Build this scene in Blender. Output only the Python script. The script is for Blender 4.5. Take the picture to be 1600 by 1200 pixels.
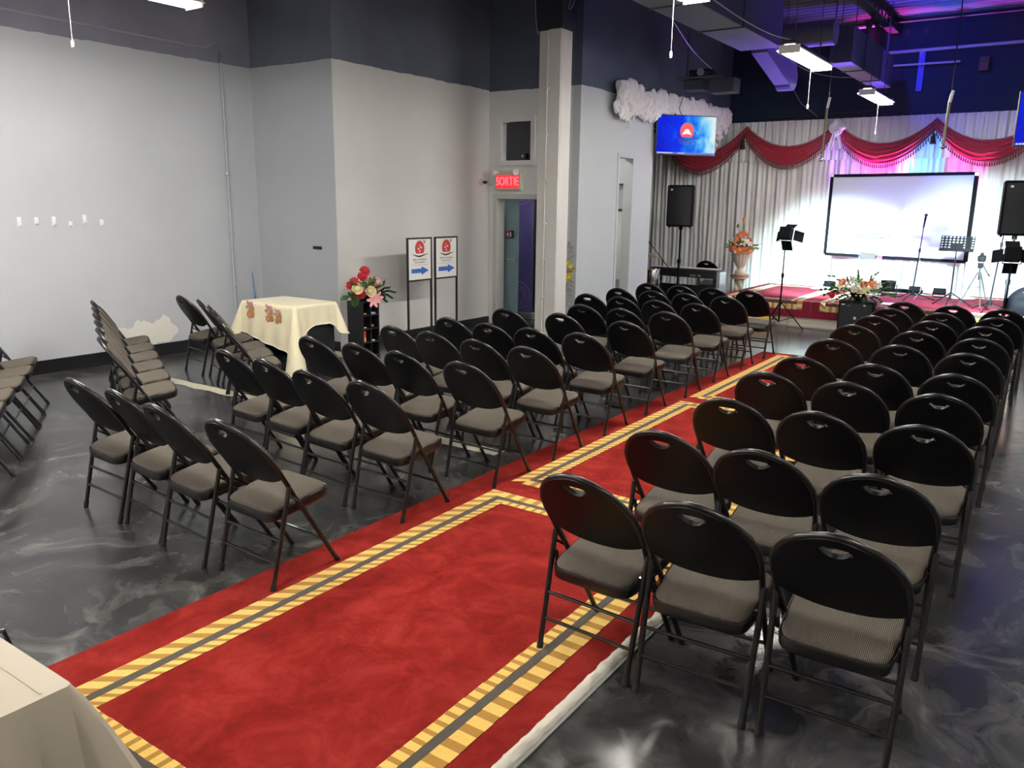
import bpy, bmesh, math, random
from mathutils import Vector, Matrix, noise
random.seed(7)
R = math.radians
scene = bpy.context.scene
for o in list(bpy.data.objects):
    bpy.data.objects.remove(o)
COL = scene.collection

# ------------------------------------------------------------------ camera, world, exposure
cam_data = bpy.data.cameras.new('camera')
cam = bpy.data.objects.new('camera', cam_data)
COL.objects.link(cam)
yaw, pitch, roll = R(34.403), R(12.5865), R(0.7334)
fwd = Vector((-math.sin(yaw)*math.cos(pitch), math.cos(yaw)*math.cos(pitch), -math.sin(pitch)))
rgt = Vector((math.cos(yaw), math.sin(yaw), 0))
upv = rgt.cross(fwd)
r2 = math.cos(roll)*rgt + math.sin(roll)*upv
u2 = -math.sin(roll)*rgt + math.cos(roll)*upv
M = Matrix((r2, u2, -fwd)).transposed().to_4x4()
M.translation = Vector((0, 0, 1.75))
cam.matrix_world = M
cam_data.sensor_width = 36
cam_data.lens = 1262.7*36/1600
cam_data.clip_start = 0.05
scene.camera = cam
scene.view_settings.view_transform = 'Standard'
scene.view_settings.look = 'None'
scene.view_settings.gamma = 1
scene.view_settings.use_curve_mapping = False
scene.view_settings.exposure = 0.55
world = bpy.data.worlds.new('world'); scene.world = world
world.use_nodes = True
world.node_tree.nodes['Background'].inputs[0].default_value = (0.35, 0.42, 0.55, 1)
world.node_tree.nodes['Background'].inputs[1].default_value = 0.05
TUBE = 78.0          # fluorescent tube emission strength
FLOOD = 1050.0        # stage flood watts

# ------------------------------------------------------------------ materials
MATS = {}
def mat(name, col, rough=0.6, metal=0.0, emit=None, es=1.0, spec=0.5, coat=0.0, trans=0.0, sheen=0.0):
    if name in MATS: return MATS[name]
    m = bpy.data.materials.new(name); m.use_nodes = True
    b = m.node_tree.nodes['Principled BSDF']
    b.inputs['Base Color'].default_value = (*col, 1)
    b.inputs['Roughness'].default_value = rough
    b.inputs['Metallic'].default_value = metal
    b.inputs['Specular IOR Level'].default_value = spec
    b.inputs['Coat Weight'].default_value = coat
    b.inputs['Transmission Weight'].default_value = trans
    b.inputs['Sheen Weight'].default_value = sheen
    if emit:
        b.inputs['Emission Color'].default_value = (*emit, 1)
        b.inputs['Emission Strength'].default_value = es
    MATS[name] = m
    return m
class NT:
    """small helper around a node tree"""
    def __init__(s, m):
        s.t = m.node_tree; s.n = s.t.nodes; s.b = s.n['Principled BSDF']
    def new(s, typ, **kw):
        n = s.n.new(typ)
        for k, v in kw.items(): setattr(n, k, v)
        return n
    def link(s, a, b): s.t.links.new(a, b)
    def math(s, op, a, b=0.0, clamp=False):
        n = s.new('ShaderNodeMath', operation=op, use_clamp=clamp)
        for i, v in enumerate((a, b)):
            if isinstance(v, (int, float)): n.inputs[i].default_value = v
            else: s.link(v, n.inputs[i])
        return n.outputs[0]
    def mix(s, f, a, b):
        n = s.new('ShaderNodeMix', data_type='RGBA')
        if isinstance(f, (int, float)): n.inputs[0].default_value = f
        else: s.link(f, n.inputs[0])
        for i, v in ((6, a), (7, b)):
            if isinstance(v, tuple): n.inputs[i].default_value = (*v, 1)
            else: s.link(v, n.inputs[i])
        return n.outputs[2]
    def noise(s, scale, detail=3, vec=None, rough=0.5, dist=0.0):
        n = s.new('ShaderNodeTexNoise')
        n.inputs['Scale'].default_value = scale; n.inputs['Detail'].default_value = detail
        n.inputs['Roughness'].default_value = rough; n.inputs['Distortion'].default_value = dist
        if vec is not None: s.link(vec, n.inputs['Vector'])
        return n.outputs[0]
    def pos(s): return s.new('ShaderNodeNewGeometry').outputs['Position']
    def obj(s): return s.new('ShaderNodeTexCoord').outputs['Object']
    def sep(s, v):
        n = s.new('ShaderNodeSeparateXYZ'); s.link(v, n.inputs[0]); return n.outputs
    def ramp(s, f, stops):
        n = s.new('ShaderNodeValToRGB'); s.link(f, n.inputs[0])
        e = n.color_ramp.elements
        while len(e) > 1: e.remove(e[-1])
        e[0].position = stops[0][0]; e[0].color = (*stops[0][1], 1)
        for p, c in stops[1:]:
            x = e.new(p); x.color = (*c, 1)
        return n.outputs[0]
    def bump(s, h, strength=0.3, dist=0.01):
        n = s.new('ShaderNodeBump'); n.inputs['Strength'].default_value = strength
        n.inputs['Distance'].default_value = dist
        s.link(h, n.inputs['Height']); s.link(n.outputs[0], s.b.inputs['Normal'])
    def color(s, c): s.link(c, s.b.inputs['Base Color'])

def wall_paint(name, grey, zline, patch=None, dark=(0.016, 0.019, 0.028)):
    m = mat(name, grey, 0.75, spec=0.3); t = NT(m)
    p = t.pos(); x, y, z = t.sep(p)
    n1 = t.noise(1.7, 4, p); n2 = t.noise(5, 2, p)
    g = t.mix(n1, tuple(c*0.93 for c in grey), tuple(c*1.06 for c in grey))
    if patch:       # plaster patch and scuffs left on the paint
        cy, cz, ry, rz = patch
        dy = t.math('DIVIDE', t.math('SUBTRACT', y, cy), ry); dz = t.math('DIVIDE', t.math('SUBTRACT', z, cz), rz)
        d = t.math('SQRT', t.math('ADD', t.math('MULTIPLY', dy, dy), t.math('MULTIPLY', dz, dz)))
        d = t.math('ADD', d, t.math('MULTIPLY', t.math('SUBTRACT', n2, 0.5), 1.6))
        f = t.math('LESS_THAN', d, 0.85)
        g = t.mix(f, g, (0.74, 0.72, 0.66))
        sc = t.noise(2.2, 5, p, 0.6, 1.0)
        lowz = t.math('SUBTRACT', 1.0, t.math('MULTIPLY', z, 0.9), True)
        g = t.mix(t.math('MULTIPLY', t.math('GREATER_THAN', sc, 0.60), t.math('MULTIPLY', lowz, 0.35)), g, (0.6, 0.59, 0.56))
    edge = t.math('ADD', z, t.math('MULTIPLY', t.math('SUBTRACT', n2, 0.5), 0.035))
    f = t.math('GREATER_THAN', edge, zline)
    dk = t.mix(n1, tuple(c*0.7 for c in dark), tuple(c*1.35 for c in dark))
    t.color(t.mix(f, g, dk))
    t.bump(t.noise(60, 3, p), 0.12, 0.004)
    return m

GREY = (0.44, 0.455, 0.485)
m_wall_left = wall_paint('wall_left_paint', (0.50, 0.52, 0.555), 3.30, patch=(5.05, 0.28, 0.52, 0.17), dark=(0.21, 0.21, 0.26))
m_wall_alc = wall_paint('wall_alcove_paint', (0.45, 0.468, 0.50), 3.30, dark=(0.15, 0.165, 0.21))
m_wall_side = wall_paint('wall_side_paint', (0.64, 0.63, 0.61), 3.30, dark=(0.12, 0.135, 0.175))
m_wall_door = wall_paint('wall_door_paint', (0.66, 0.66, 0.665), 3.28, dark=(0.10, 0.115, 0.16))
m_wall_part = wall_paint('wall_partition_paint', (0.49, 0.52, 0.53), 3.28, dark=(0.08, 0.10, 0.145))
m_wall_black = mat('wall_black', (0.014, 0.030, 0.060), 0.7)
m_wall_rear = mat('wall_rear_paint', (0.5, 0.5, 0.5), 0.8)
m_column = mat('column_paint', (0.66, 0.645, 0.61), 0.6); t = NT(m_column)
t.color(t.mix(t.noise(3, 4, t.pos()), (0.62, 0.60, 0.565), (0.70, 0.69, 0.655)))
m_colblack = mat('column_black', (0.014, 0.016, 0.026), 0.6)
m_trim = mat('door_trim_grey', (0.47, 0.465, 0.45), 0.5)
m_base = mat('baseboard_black', (0.010, 0.010, 0.011), 0.35)

# glossy swirled epoxy floor
m_floor = mat('epoxy_floor', (0.03, 0.03, 0.033), 0.2, spec=0.45); t = NT(m_floor)
p = t.pos()
w = t.noise(0.55, 3, p)
vm = t.new('ShaderNodeVectorMath', operation='MULTIPLY_ADD')
nv = t.new('ShaderNodeTexNoise'); nv.inputs['Scale'].default_value = 0.8; nv.inputs['Detail'].default_value = 4
t.link(p, nv.inputs['Vector']); t.link(nv.outputs['Color'], vm.inputs[0]); vm.inputs[1].default_value = (1.5, 1.5, 0); t.link(p, vm.inputs[2])
s1 = t.noise(1.25, 7, vm.outputs[0], 0.62, 2.4)
s2 = t.noise(3.3, 6, vm.outputs[0], 0.6, 1.8)
f1 = t.ramp(s1, [(0.0, (0.0,)*3), (0.46, (0.05,)*3), (0.60, (0.24,)*3), (0.70, (0.60,)*3), (1.0, (1,)*3)])
f2 = t.ramp(s2, [(0.0, (0,)*3), (0.55, (0.02,)*3), (0.72, (0.6,)*3), (1.0, (1,)*3)])
f = t.math('ADD', t.sep(f1)[0], t.math('MULTIPLY', t.sep(f2)[0], 0.5), True)
t.color(t.mix(f, (0.013, 0.0133, 0.0145), (0.215, 0.21, 0.20)))
t.link(t.math('ADD', t.math('MULTIPLY', s2, 0.20), 0.12), t.b.inputs['Roughness'])
m_strip = mat('bare_concrete_strip', (0.62, 0.58, 0.46), 0.8)

# textiles
def speckle(name, a, b, scale, rough=0.9, bump=0.4, sheen=0.2):
    m = mat(name, a, rough, spec=0.2, sheen=sheen); t = NT(m); p = t.obj()
    t.color(t.mix(t.noise(scale, 4, p), a, b)); t.bump(t.noise(scale*6, 2, p), bump, 0.004)
    return m
m_red = mat('rug_red', (0.27, 0.022, 0.018), 0.95, spec=0.05); t = NT(m_red); p = t.obj()
c1 = t.ramp(t.noise(5.0, 7, p, 0.68, 0.5), [(0.32, (0.115, 0.008, 0.006)), (0.48, (0.205, 0.015, 0.012)), (0.66, (0.30, 0.032, 0.026))])
t.color(t.mix(t.math('MULTIPLY', t.noise(160, 2, p), 0.45), c1, (0.22, 0.012, 0.010)))
t.bump(t.noise(170, 2, p), 0.5, 0.006)
m_gold = speckle('rug_gold', (0.80, 0.50, 0.10), (0.90, 0.62, 0.17), 90)
m_ochre = speckle('rug_ochre', (0.38, 0.18, 0.018), (0.46, 0.23, 0.03), 90)
m_rugdark = speckle('rug_dark_line', (0.05, 0.04, 0.03), (0.08, 0.064, 0.05), 90)
m_binding = speckle('rug_white_pile', (0.74, 0.70, 0.58), (0.86, 0.82, 0.70), 120)
m_backing = mat('rug_backing', (0.30, 0.29, 0.27), 0.9)
m_fabric = mat('chair_fabric', (0.1, 0.09, 0.08), 0.9, spec=0.1); t = NT(m_fabric); o = t.obj()
x, y, z = t.sep(o)
rib = t.math('ADD', t.math('MULTIPLY', t.math('SINE', t.math('MULTIPLY', x, 1150.0)), 0.5), 0.5)
n = t.noise(420, 2, o)
rr = t.math('MULTIPLY', rib, t.math('ADD', t.math('MULTIPLY', n, 0.8), 0.6), True)
t.color(t.mix(rr, (0.036, 0.031, 0.027), (0.165, 0.143, 0.118)))
t.bump(rib, 0.35, 0.002)
m_plastic = mat('chair_black_vinyl', (0.004, 0.004, 0.005), 0.45, spec=0.2); t = NT(m_plastic)
t.bump(t.noise(500, 2, t.obj()), 0.12, 0.001)
m_tube = mat('chair_black_steel', (0.008, 0.007, 0.007), 0.28, spec=0.5)
m_rubber = mat('black_rubber', (0.008, 0.008, 0.008), 0.6)
m_cream = speckle('cream_linen', (0.76, 0.68, 0.46), (0.86, 0.79, 0.58), 9, 0.85, 0.15)
m_lace = mat('lace_edge', (0.86, 0.83, 0.72), 0.8)
m_table_cloth = speckle('satin_cloth', (0.50, 0.44, 0.335), (0.55, 0.485, 0.375), 5, 0.5, 0.05, 0.1)
m_curtain = mat('curtain_white', (0.66, 0.655, 0.62), 0.85, spec=0.15, sheen=0.2); t = NT(m_curtain)
t.color(t.mix(t.noise(1.5, 3, t.pos()), (0.64, 0.665, 0.625), (0.77, 0.79, 0.745)))
m_swag = mat('swag_crimson', (0.33, 0.012, 0.035), 0.55, sheen=0.5, spec=0.3)
m_fringe = mat('swag_fringe', (0.16, 0.06, 0.05), 0.8)
m_tassel = mat('tassel_dark', (0.02, 0.015, 0.018), 0.7)
m_bow = mat('bow_white', (0.75, 0.74, 0.78), 0.5, sheen=0.4)
m_cotton = mat('cotton_batting', (0.80, 0.79, 0.78), 0.95, sheen=0.5); t = NT(m_cotton)
t.color(t.mix(t.noise(3, 4, t.pos()), (0.88, 0.875, 0.865), (0.94, 0.94, 0.95))); t.bump(t.noise(22, 5, t.pos()), 0.6, 0.03)
# hard things
m_black = mat('black_paint', (0.010, 0.010, 0.011), 0.4)
m_black_matte = mat('black_matte', (0.012, 0.012, 0.013), 0.8)
m_grille = mat('speaker_grille', (0.012, 0.013, 0.016), 0.55, metal=0.3)
m_white = mat('white_plastic', (0.80, 0.79, 0.76), 0.4)
m_paper = mat('poster_white', (0.84, 0.83, 0.78), 0.5)
m_bluearrow = mat('arrow_blue', (0.035, 0.13, 0.55), 0.5)
m_logored = mat('logo_red', (0.55, 0.045, 0.04), 0.5)
m_logodark = mat('logo_dark', (0.03, 0.012, 0.015), 0.5)
m_textgrey = mat('print_grey', (0.25, 0.24, 0.22), 0.6)
m_gear = mat('stage_gear_black', (0.004, 0.004, 0.005), 0.75, spec=0.12)
m_chrome = mat('chrome', (0.75, 0.75, 0.75), 0.2, metal=1.0)
m_steel = mat('galvanised', (0.42, 0.44, 0.46), 0.4, metal=0.6)
m_darksteel = mat('tripod_grey', (0.028, 0.032, 0.032), 0.6, metal=0.0, spec=.3)
m_brass = mat('brass_rod', (0.20, 0.17, 0.11), 0.5, metal=0.3)
m_duct = mat('duct_painted', (0.035, 0.042, 0.06), 0.55)
m_duct2 = mat('duct_bare', (0.105, 0.12, 0.135), 0.5, metal=0.2)
m_deck = mat('deck_dark', (0.13, 0.14, 0.17), 0.5, metal=0.3)
m_beam = mat('beam_dark', (0.05, 0.055, 0.07), 0.5, metal=0.2)
m_lampwhite = mat('lamp_enamel', (0.75, 0.74, 0.70), 0.4)
m_tubelight = mat('fluorescent_tube', (1, 1, 1), 0.4, emit=(1.0, 0.955, 0.885), es=TUBE)
m_tubelong = mat('fluorescent_tube_long', (1, 1, 1), 0.4, emit=(1.0, 0.955, 0.885), es=TUBE*1.75)
m_tubemid = mat('fluorescent_tube_mid', (1, 1, 1), 0.4, emit=(1.0, 0.955, 0.885), es=TUBE*2.4)
m_tubefar = mat('fluorescent_tube_far', (1, 1, 1), 0.4, emit=(1.0, 0.965, 0.90), es=TUBE*2.5)
m_cable = mat('white_cable', (0.32, 0.32, 0.33), 0.5)
m_darkcable = mat('dark_cable', (0.03, 0.03, 0.035), 0.5)
m_stagecream = mat('stage_plinth', (0.55, 0.50, 0.40), 0.7)
m_wood = mat('step_wood', (0.45, 0.30, 0.16), 0.6)
m_screen = mat('projection_screen', (0.55, 0.585, 0.73), 0.8)
m_clear = mat('acrylic', (0.9, 0.97, 0.95), 0.05, trans=0.9)
m_urn = mat('urn_plaster', (0.62, 0.54, 0.42), 0.7)
m_urnband = mat('urn_terracotta', (0.42, 0.20, 0.12), 0.7)
m_leaf = mat('leaf_green', (0.045, 0.12, 0.035), 0.5)
m_leaf2 = mat('leaf_olive', (0.13, 0.19, 0.06), 0.5)
m_f_red = mat('petal_red', (0.48, 0.012, 0.025), 0.6)
m_f_pink = mat('petal_pink', (0.80, 0.36, 0.38), 0.6)
m_f_cream = mat('petal_cream', (0.78, 0.68, 0.38), 0.6)
m_f_orange = mat('petal_orange', (0.85, 0.24, 0.07), 0.6)
m_f_white = mat('petal_white', (0.76, 0.66, 0.48), 0.6)
m_f_yellow = mat('petal_yellow', (0.80, 0.62, 0.03), 0.6)
m_glass_teal = mat('door_glass', (0.10, 0.17, 0.19), 0.12, spec=0.7); t = NT(m_glass_teal)
xx, yy, zz = t.sep(t.pos())
t.color(t.mix(t.noise(1.2, 3, t.pos()), (0.11, 0.18, 0.20), (0.24, 0.36, 0.39)))
m_pane = mat('transom_pane', (0.05, 0.052, 0.06), 0.15)
m_purple = mat('banner_purple', (0.20, 0.15, 0.44), 0.35)
m_purplemark = mat('banner_marks', (0.50, 0.42, 0.80), 0.5)
m_exitbox = mat('exit_box', (0.50, 0.49, 0.38), 0.5)
m_exitred = mat('exit_letters', (0.9, 0.02, 0.03), 0.5, emit=(1.0, 0.20, 0.26), es=1.0)
m_exitface = mat('exit_face', (0.6, 0.1, 0.1), 0.5, emit=(0.78, 0.0, 0.012), es=.75)  # red halo around the letters, put into a glowing plate
m_firered = mat('alarm_red', (0.30, 0.04, 0.04), 0.5)
m_corridor = mat('corridor_dark', (0.03, 0.03, 0.045), 0.7)
m_bluepaint = mat('pipe_blue', (0.14, 0.18, 0.90), 0.5)
m_lightpipe = mat('pipe_pale', (0.60, 0.62, 0.80), 0.4)
m_lilac = mat('book_lilac', (0.34, 0.34, 0.62), 0.6)
m_redbox = mat('carton_red', (0.62, 0.07, 0.02), 0.5)
m_orangebox = mat('carton_orange', (0.80, 0.32, 0.14), 0.5)
m_embro = mat('embroidery_rust', (0.52, 0.22, 0.09), 0.8)
m_embro2 = mat('embroidery_rose', (0.55, 0.22, 0.25), 0.8)
m_embro3 = mat('embroidery_orange', (0.85, 0.36, 0.06), 0.8)
m_gold_brass = mat('cymbal_brass', (0.72, 0.55, 0.25), 0.3, metal=0.8)
m_lens = mat('lens_lit', (0.9, 0.95, 1.0), 0.3, emit=(0.80, 0.94, 1.0), es=6)
m_magentalens = mat('lens_magenta', (0.9, 0.2, 0.9), 0.3, emit=(0.8, 0.1, 1.0), es=3)
m_photo = mat('lectern_print', (0.026, 0.017, 0.014), 0.6)
m_lcd = mat('camcorder_lcd', (0.8, 0.8, 0.8), 0.4, emit=(1, 1, 1), es=1.0)
# tv picture
m_tv = mat('tv_picture', (0.01, 0.01, 0.02), 0.3); t = NT(m_tv); o = t.obj()
x, y, z = t.sep(o)
wv = t.noise(3.2, 4, o, 0.55, 1.2)
fx = t.math('ADD', t.math('ADD', t.math('MULTIPLY', x, 0.85), 0.47), t.math('MULTIPLY', t.math('SUBTRACT', wv, 0.5), 0.9))
fx = t.math('ADD', fx, t.math('MULTIPLY', z, 0.25))
t.link(t.ramp(fx, [(0.0, (0.0, 0.005, 0.62)), (0.36, (0.0, 0.03, 0.90)), (0.58, (0.005, 0.22, 1.0)), (0.76, (0.18, 0.65, 1.0)), (0.95, (0.75, 0.95, 0.95))]), t.b.inputs['Emission Color'])
t.b.inputs['Emission Strength'].default_value = 0.62; t.b.inputs['Specular IOR Level'].default_value = 0.0
m_tvred = mat('tv_logo_red', (0, 0, 0), 0.5, emit=(1.0, 0.05, 0.06), es=0.68)
m_tvorange = mat('tv_logo_orange', (0, 0, 0), 0.5, emit=(1.0, 0.30, 0.06), es=0.68)
m_tvpink = mat('tv_logo_pink', (0, 0, 0), 0.5, emit=(1.0, 0.45, 0.85), es=0.68)
m_tvwhite = mat('tv_white', (0, 0, 0), 0.5, emit=(0.9, 0.9, 0.95), es=0.68)
m_tvdark = mat('tv_navy', (0, 0, 0), 0.5, emit=(0.0, 0.0, 0.12), es=0.68)
m_tvbar = mat('tv_taskbar', (0, 0, 0), 0.5, emit=(0.05, 0.10, 0.6), es=0.68)

# ------------------------------------------------------------------ geometry helpers
class MB:
    def __init__(s): s.bm = bmesh.new()
    def face(s, vs, mi=0):
        try:
            f = s.bm.faces.new(vs); f.material_index = mi; return f
        except ValueError: return None
    def poly(s, pts, mi=0): return s.face([s.bm.verts.new(p) for p in pts], mi)
    def box(s, x0, x1, y0, y1, z0, z1, mi=0, bev=0.0, M=None, seg=2):
        r = bmesh.ops.create_cube(s.bm, size=1.0); vs = r['verts']
        for v in vs:
            v.co = Vector(((x0+x1)/2+v.co.x*(x1-x0), (y0+y1)/2+v.co.y*(y1-y0), (z0+z1)/2+v.co.z*(z1-z0)))
        fs = set(f for v in vs for f in v.link_faces)
        for f in fs: f.material_index = mi
        if bev:
            es = list(set(e for v in vs for e in v.link_edges))
            rb = bmesh.ops.bevel(s.bm, geom=es, offset=bev, segments=seg, affect='EDGES', profile=0.5)
            vs = list(set(v for f in rb['faces'] for v in f.verts) | set(v for v in vs if v.is_valid))
            for f in rb['faces']: f.material_index = mi
        if M is not None:
            for v in vs: v.co = M @ v.co
        return s
    def tube(s, pts, r, n=8, closed=False, mi=0, cap=True):
        P = [Vector(p) for p in pts]; N = len(P)
        rr = r if isinstance(r, (list, tuple)) else [r]*N
        def tan(i):
            if closed: return (P[(i+1) % N]-P[i-1]).normalized()
            if i == 0: return (P[1]-P[0]).normalized()
            if i == N-1: return (P[-1]-P[-2]).normalized()
            a = (P[i+1]-P[i]).normalized()+(P[i]-P[i-1]).normalized()
            return a.normalized() if a.length > 1e-6 else (P[i+1]-P[i]).normalized()
        t0 = tan(0); ref = Vector((0, 0, 1)) if abs(t0.z) < 0.9 else Vector((1, 0, 0))
        u = t0.cross(ref).normalized(); rings = []
        for i in range(N):
            tt = tan(i); u = (u-tt*u.dot(tt)); u = u.normalized() if u.length > 1e-6 else tt.orthogonal().normalized()
            v = tt.cross(u)
            rings.append([s.bm.verts.new(P[i]+(u*math.cos(2*math.pi*k/n)+v*math.sin(2*math.pi*k/n))*rr[i]) for k in range(n)])
        for i in range(N if closed else N-1):
            a, b = rings[i], rings[(i+1) % N]
            for k in range(n): s.face([a[k], a[(k+1) % n], b[(k+1) % n], b[k]], mi)
        if cap and not closed:
            s.face(rings[0][::-1], mi); s.face(rings[-1], mi)
        return s
    def lathe(s, prof, n=24, c=(0, 0, 0), mi=0, M=None):
        rings = []
        for r, z in prof:
            ring = [Vector((c[0]+r*math.cos(2*math.pi*k/n), c[1]+r*math.sin(2*math.pi*k/n), c[2]+z)) for k in range(n)]
            if M is not None: ring = [M @ q for q in ring]
            rings.append([s.bm.verts.new(q) for q in ring])
        for a, b in zip(rings, rings[1:]):
            for k in range(n): s.face([a[k], a[(k+1) % n], b[(k+1) % n], b[k]], mi)
        s.face(rings[0][::-1], mi); s.face(rings[-1], mi)
        return s
    def ball(s, c, r, sc=(1, 1, 1), sub=2, mi=0, M=None):
        q = bmesh.ops.create_icosphere(s.bm, subdivisions=sub, radius=r)
        for v in q['verts']:
            v.co = Vector((v.co.x*sc[0], v.co.y*sc[1], v.co.z*sc[2]))
            if M is not None: v.co = M @ v.co
            v.co += Vector(c)
        for f in set(f for v in q['verts'] for f in v.link_faces): f.material_index = mi
        return s
    def grid(s, fn, nu, nv, mi=0, flip=False):
        V = [[s.bm.verts.new(fn(i/nu, j/nv)) for j in range(nv+1)] for i in range(nu+1)]
        for i in range(nu):
            for j in range(nv):
                q = [V[i][j], V[i+1][j], V[i+1][j+1], V[i][j+1]]
                s.face(q[::-1] if flip else q, mi)
        return s
    def extrude_poly(s, pts, d, mi=0):
        """closed outline pts (3-D) pushed along vector d"""
        d = Vector(d); a = [s.bm.verts.new(p) for p in pts]; b = [s.bm.verts.new(Vector(p)+d) for p in pts]
        s.face(a[::-1], mi); s.face(b, mi); n = len(a)
        for k in range(n): s.face([a[k], a[(k+1) % n], b[(k+1) % n], b[k]], mi)
        return s
    def build(s, name, mats, parent=None, smooth=True, angle=38, normals=True):
        if normals: bmesh.ops.recalc_face_normals(s.bm, faces=s.bm.faces)
        me = bpy.data.meshes.new(name); s.bm.to_mesh(me); s.bm.free()
        for m in (mats if isinstance(mats, (list, tuple)) else [mats]): me.materials.append(m)
        if smooth:
            me.shade_smooth(); me.set_sharp_from_angle(angle=R(angle))
        o = bpy.data.objects.new(name, me); COL.objects.link(o)
        if parent is not None: o.parent = parent
        return o
def tag(o, label, cat, group=None):
    o['label'] = label; o['category'] = cat
    if group: o['group'] = group
    return o
def thing(name, label, cat, loc=(0, 0, 0), rz=0.0, group=None):
    o = bpy.data.objects.new(name, None); COL.objects.link(o)
    o.location = loc; o.rotation_euler = (0, 0, rz); o.empty_display_size = 0.1
    return tag(o, label, cat, group)
def struct(o):
    o['kind'] = 'structure'; return o
def dup(root, loc, rz, label, group=None):
    def cp(o, par):
        c = o.copy(); COL.objects.link(c)
        if par is not None: c.parent = par
        for ch in [k for k in KIDS.get(o.name, [])]: cp(ch, c)
        return c
    r = cp(root, None); r.location = loc; r.rotation_euler = (0, 0, rz); r['label'] = label
    if group: r['group'] = group
    return r
KIDS = {}
def kids(root):
    KIDS[root.name] = list(root.children)
    for c in root.children: kids(c)
def text(body, size, name, m, parent, M, ext=0.001, align='CENTER', sx=1.0):
    cu = bpy.data.curves.new(name, 'FONT'); cu.body = body; cu.size = size; cu.extrude = ext
    cu.align_x = align; cu.align_y = 'CENTER'
    tmp = bpy.data.objects.new(name, cu); COL.objects.link(tmp)
    dg = bpy.context.evaluated_depsgraph_get()
    me = bpy.data.meshes.new_from_object(tmp.evaluated_get(dg))
    bpy.data.objects.remove(tmp)
    me.transform(M @ Matrix.Diagonal((sx, 1, 1, 1)))
    me.materials.clear(); me.materials.append(m)
    o = bpy.data.objects.new(name, me); COL.objects.link(o); o.parent = parent
    return o
def lerp(a, b, t): return a+(b-a)*t

# ------------------------------------------------------------------ room shell
CEIL = 4.75
def wall(name, m, x0, x1, y0, y1, z0, z1):
    return struct(MB().box(x0, x1, y0, y1, z0, z1).build(name, m, smooth=False))
struct(MB().box(-9.0, 3.8, -5.0, 15.4, -0.1, 0.0).build('floor', m_floor, smooth=False))
wall('wall_left', m_wall_left, -8.69, -8.49, -5.0, 6.9, 0, CEIL)
wall('wall_alcove', m_wall_alc, -8.69, -7.10, 6.72, 6.92, 0, CEIL)
wall('wall_side', m_wall_side, -7.29, -7.09, 6.722, 9.7, 0, CEIL)
# wall with the door and the transom above it
mb = MB()
mb.box(-7.29, -6.93, 9.7, 9.86, 0, CEIL)
mb.box(-6.17, -5.62, 9.7, 9.86, 0, CEIL)
mb.box(-6.93, -6.17, 9.7, 9.86, 1.82, 2.31)
mb.box(-6.93, -6.17, 9.7, 9.86, 2.88, CEIL)
mb.box(-6.37, -6.17, 9.7, 9.86, 2.31, 2.88); mb.box(-6.93, -6.86, 9.7, 9.86, 2.31, 2.88)
struct(mb.build('wall_door', m_wall_door, smooth=False))
# partition with a narrow doorway, then the black header above the stage wing
mb = MB()
mb.box(-5.72, -5.6, 9.699, 10.85, 0, CEIL); mb.box(-5.72, -5.6, 11.29, 11.97, 0, CEIL)
mb.box(-5.72, -5.6, 10.85, 11.29, 2.43, CEIL); mb.box(-5.72, -5.6, 11.97, 15.3, 3.22, CEIL)
struct(mb.build('wall_partition', m_wall_part, smooth=False))
wall('wall_stage', m_wall_black, -9.0, 3.8, 15.2, 15.4, 0, CEIL)
wall('wall_right', m_wall_rear, 3.6, 3.8, -5.0, 15.4, 0, CEIL)
wall('wall_rear', m_wall_rear, -8.69, 3.8, -5.2, -5.0, 0, CEIL)
wall('wall_wing', m_wall_black, -9.0, -8.8, 9.9, 15.4, 0, CEIL)
wall('wall_corridor', m_corridor, -9.0, -5.72, 11.6, 11.7, 0, CEIL)
# corrugated steel deck, ribs running across the room
mb = MB(); prof = []; yy = -5.0
while yy < 15.3:
    prof += [(yy, CEIL), (yy+0.035, CEIL+0.085), (yy+0.105, CEIL+0.085), (yy+0.14, CEIL)]; yy += 0.20
a = [mb.bm.verts.new((-9.0, p[0], p[1])) for p in prof]; b = [mb.bm.verts.new((3.8, p[0], p[1])) for p in prof]
for i in range(len(a)-1): mb.face([a[i], a[i+1], b[i+1], b[i]])
mb.box(-9.0, 3.8, -5.2, 15.4, CEIL+0.10, CEIL+0.14)
struct(mb.build('ceiling', m_deck, smooth=False))
# column
mb = MB(); mb.box(-5.80, -5.47, 8.98, 9.22, 0, 3.83, bev=0.006); mb.box(-5.645, -5.475, 8.955, 9.2, 0, 3.87, bev=0.004)
c = struct(mb.build('trim_1', m_column, smooth=False))
c2 = struct(MB().box(-5.83, -5.44, 8.93, 9.25, 3.832, CEIL).build('trim_2', m_colblack, smooth=False))
# baseboards
struct(MB().box(-8.489, -8.465, -5.0, 6.70, 0, 0.135, bev=0.004).build('baseboard_left', m_base, smooth=False))
struct(MB().box(-7.089, -7.07, 6.9, 9.69, 0, 0.11, bev=0.004).build('baseboard_side', m_base, smooth=False))
struct(MB().box(-8.46, -7.1, 6.700, 6.719, 0, 0.11, bev=0.004).build('baseboard_alcove', m_base, smooth=False))
# bare strip where a wall stood, ragged edges; and the patch by the alcove
mb = MB(); N = 120
for i in range(N):
    def e(k, s): 
        x = lerp(-7.45, -3.2, k/N); return (x, 4.53+s*0.068+0.022*noise.noise((x*5, s*9, 0))+0.010*noise.noise((x*23, s*9, 1)), 0.0025)
    mb.poly([e(i, -1), e(i+1, -1), e(i+1, 1), e(i, 1)])
struct(mb.build('trim_3', m_strip, smooth=False))
struct(MB().box(-7.45, -6.72, 6.42, 6.66, 0.0005, 0.004).build('trim_4', m_strip, smooth=False))

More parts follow.
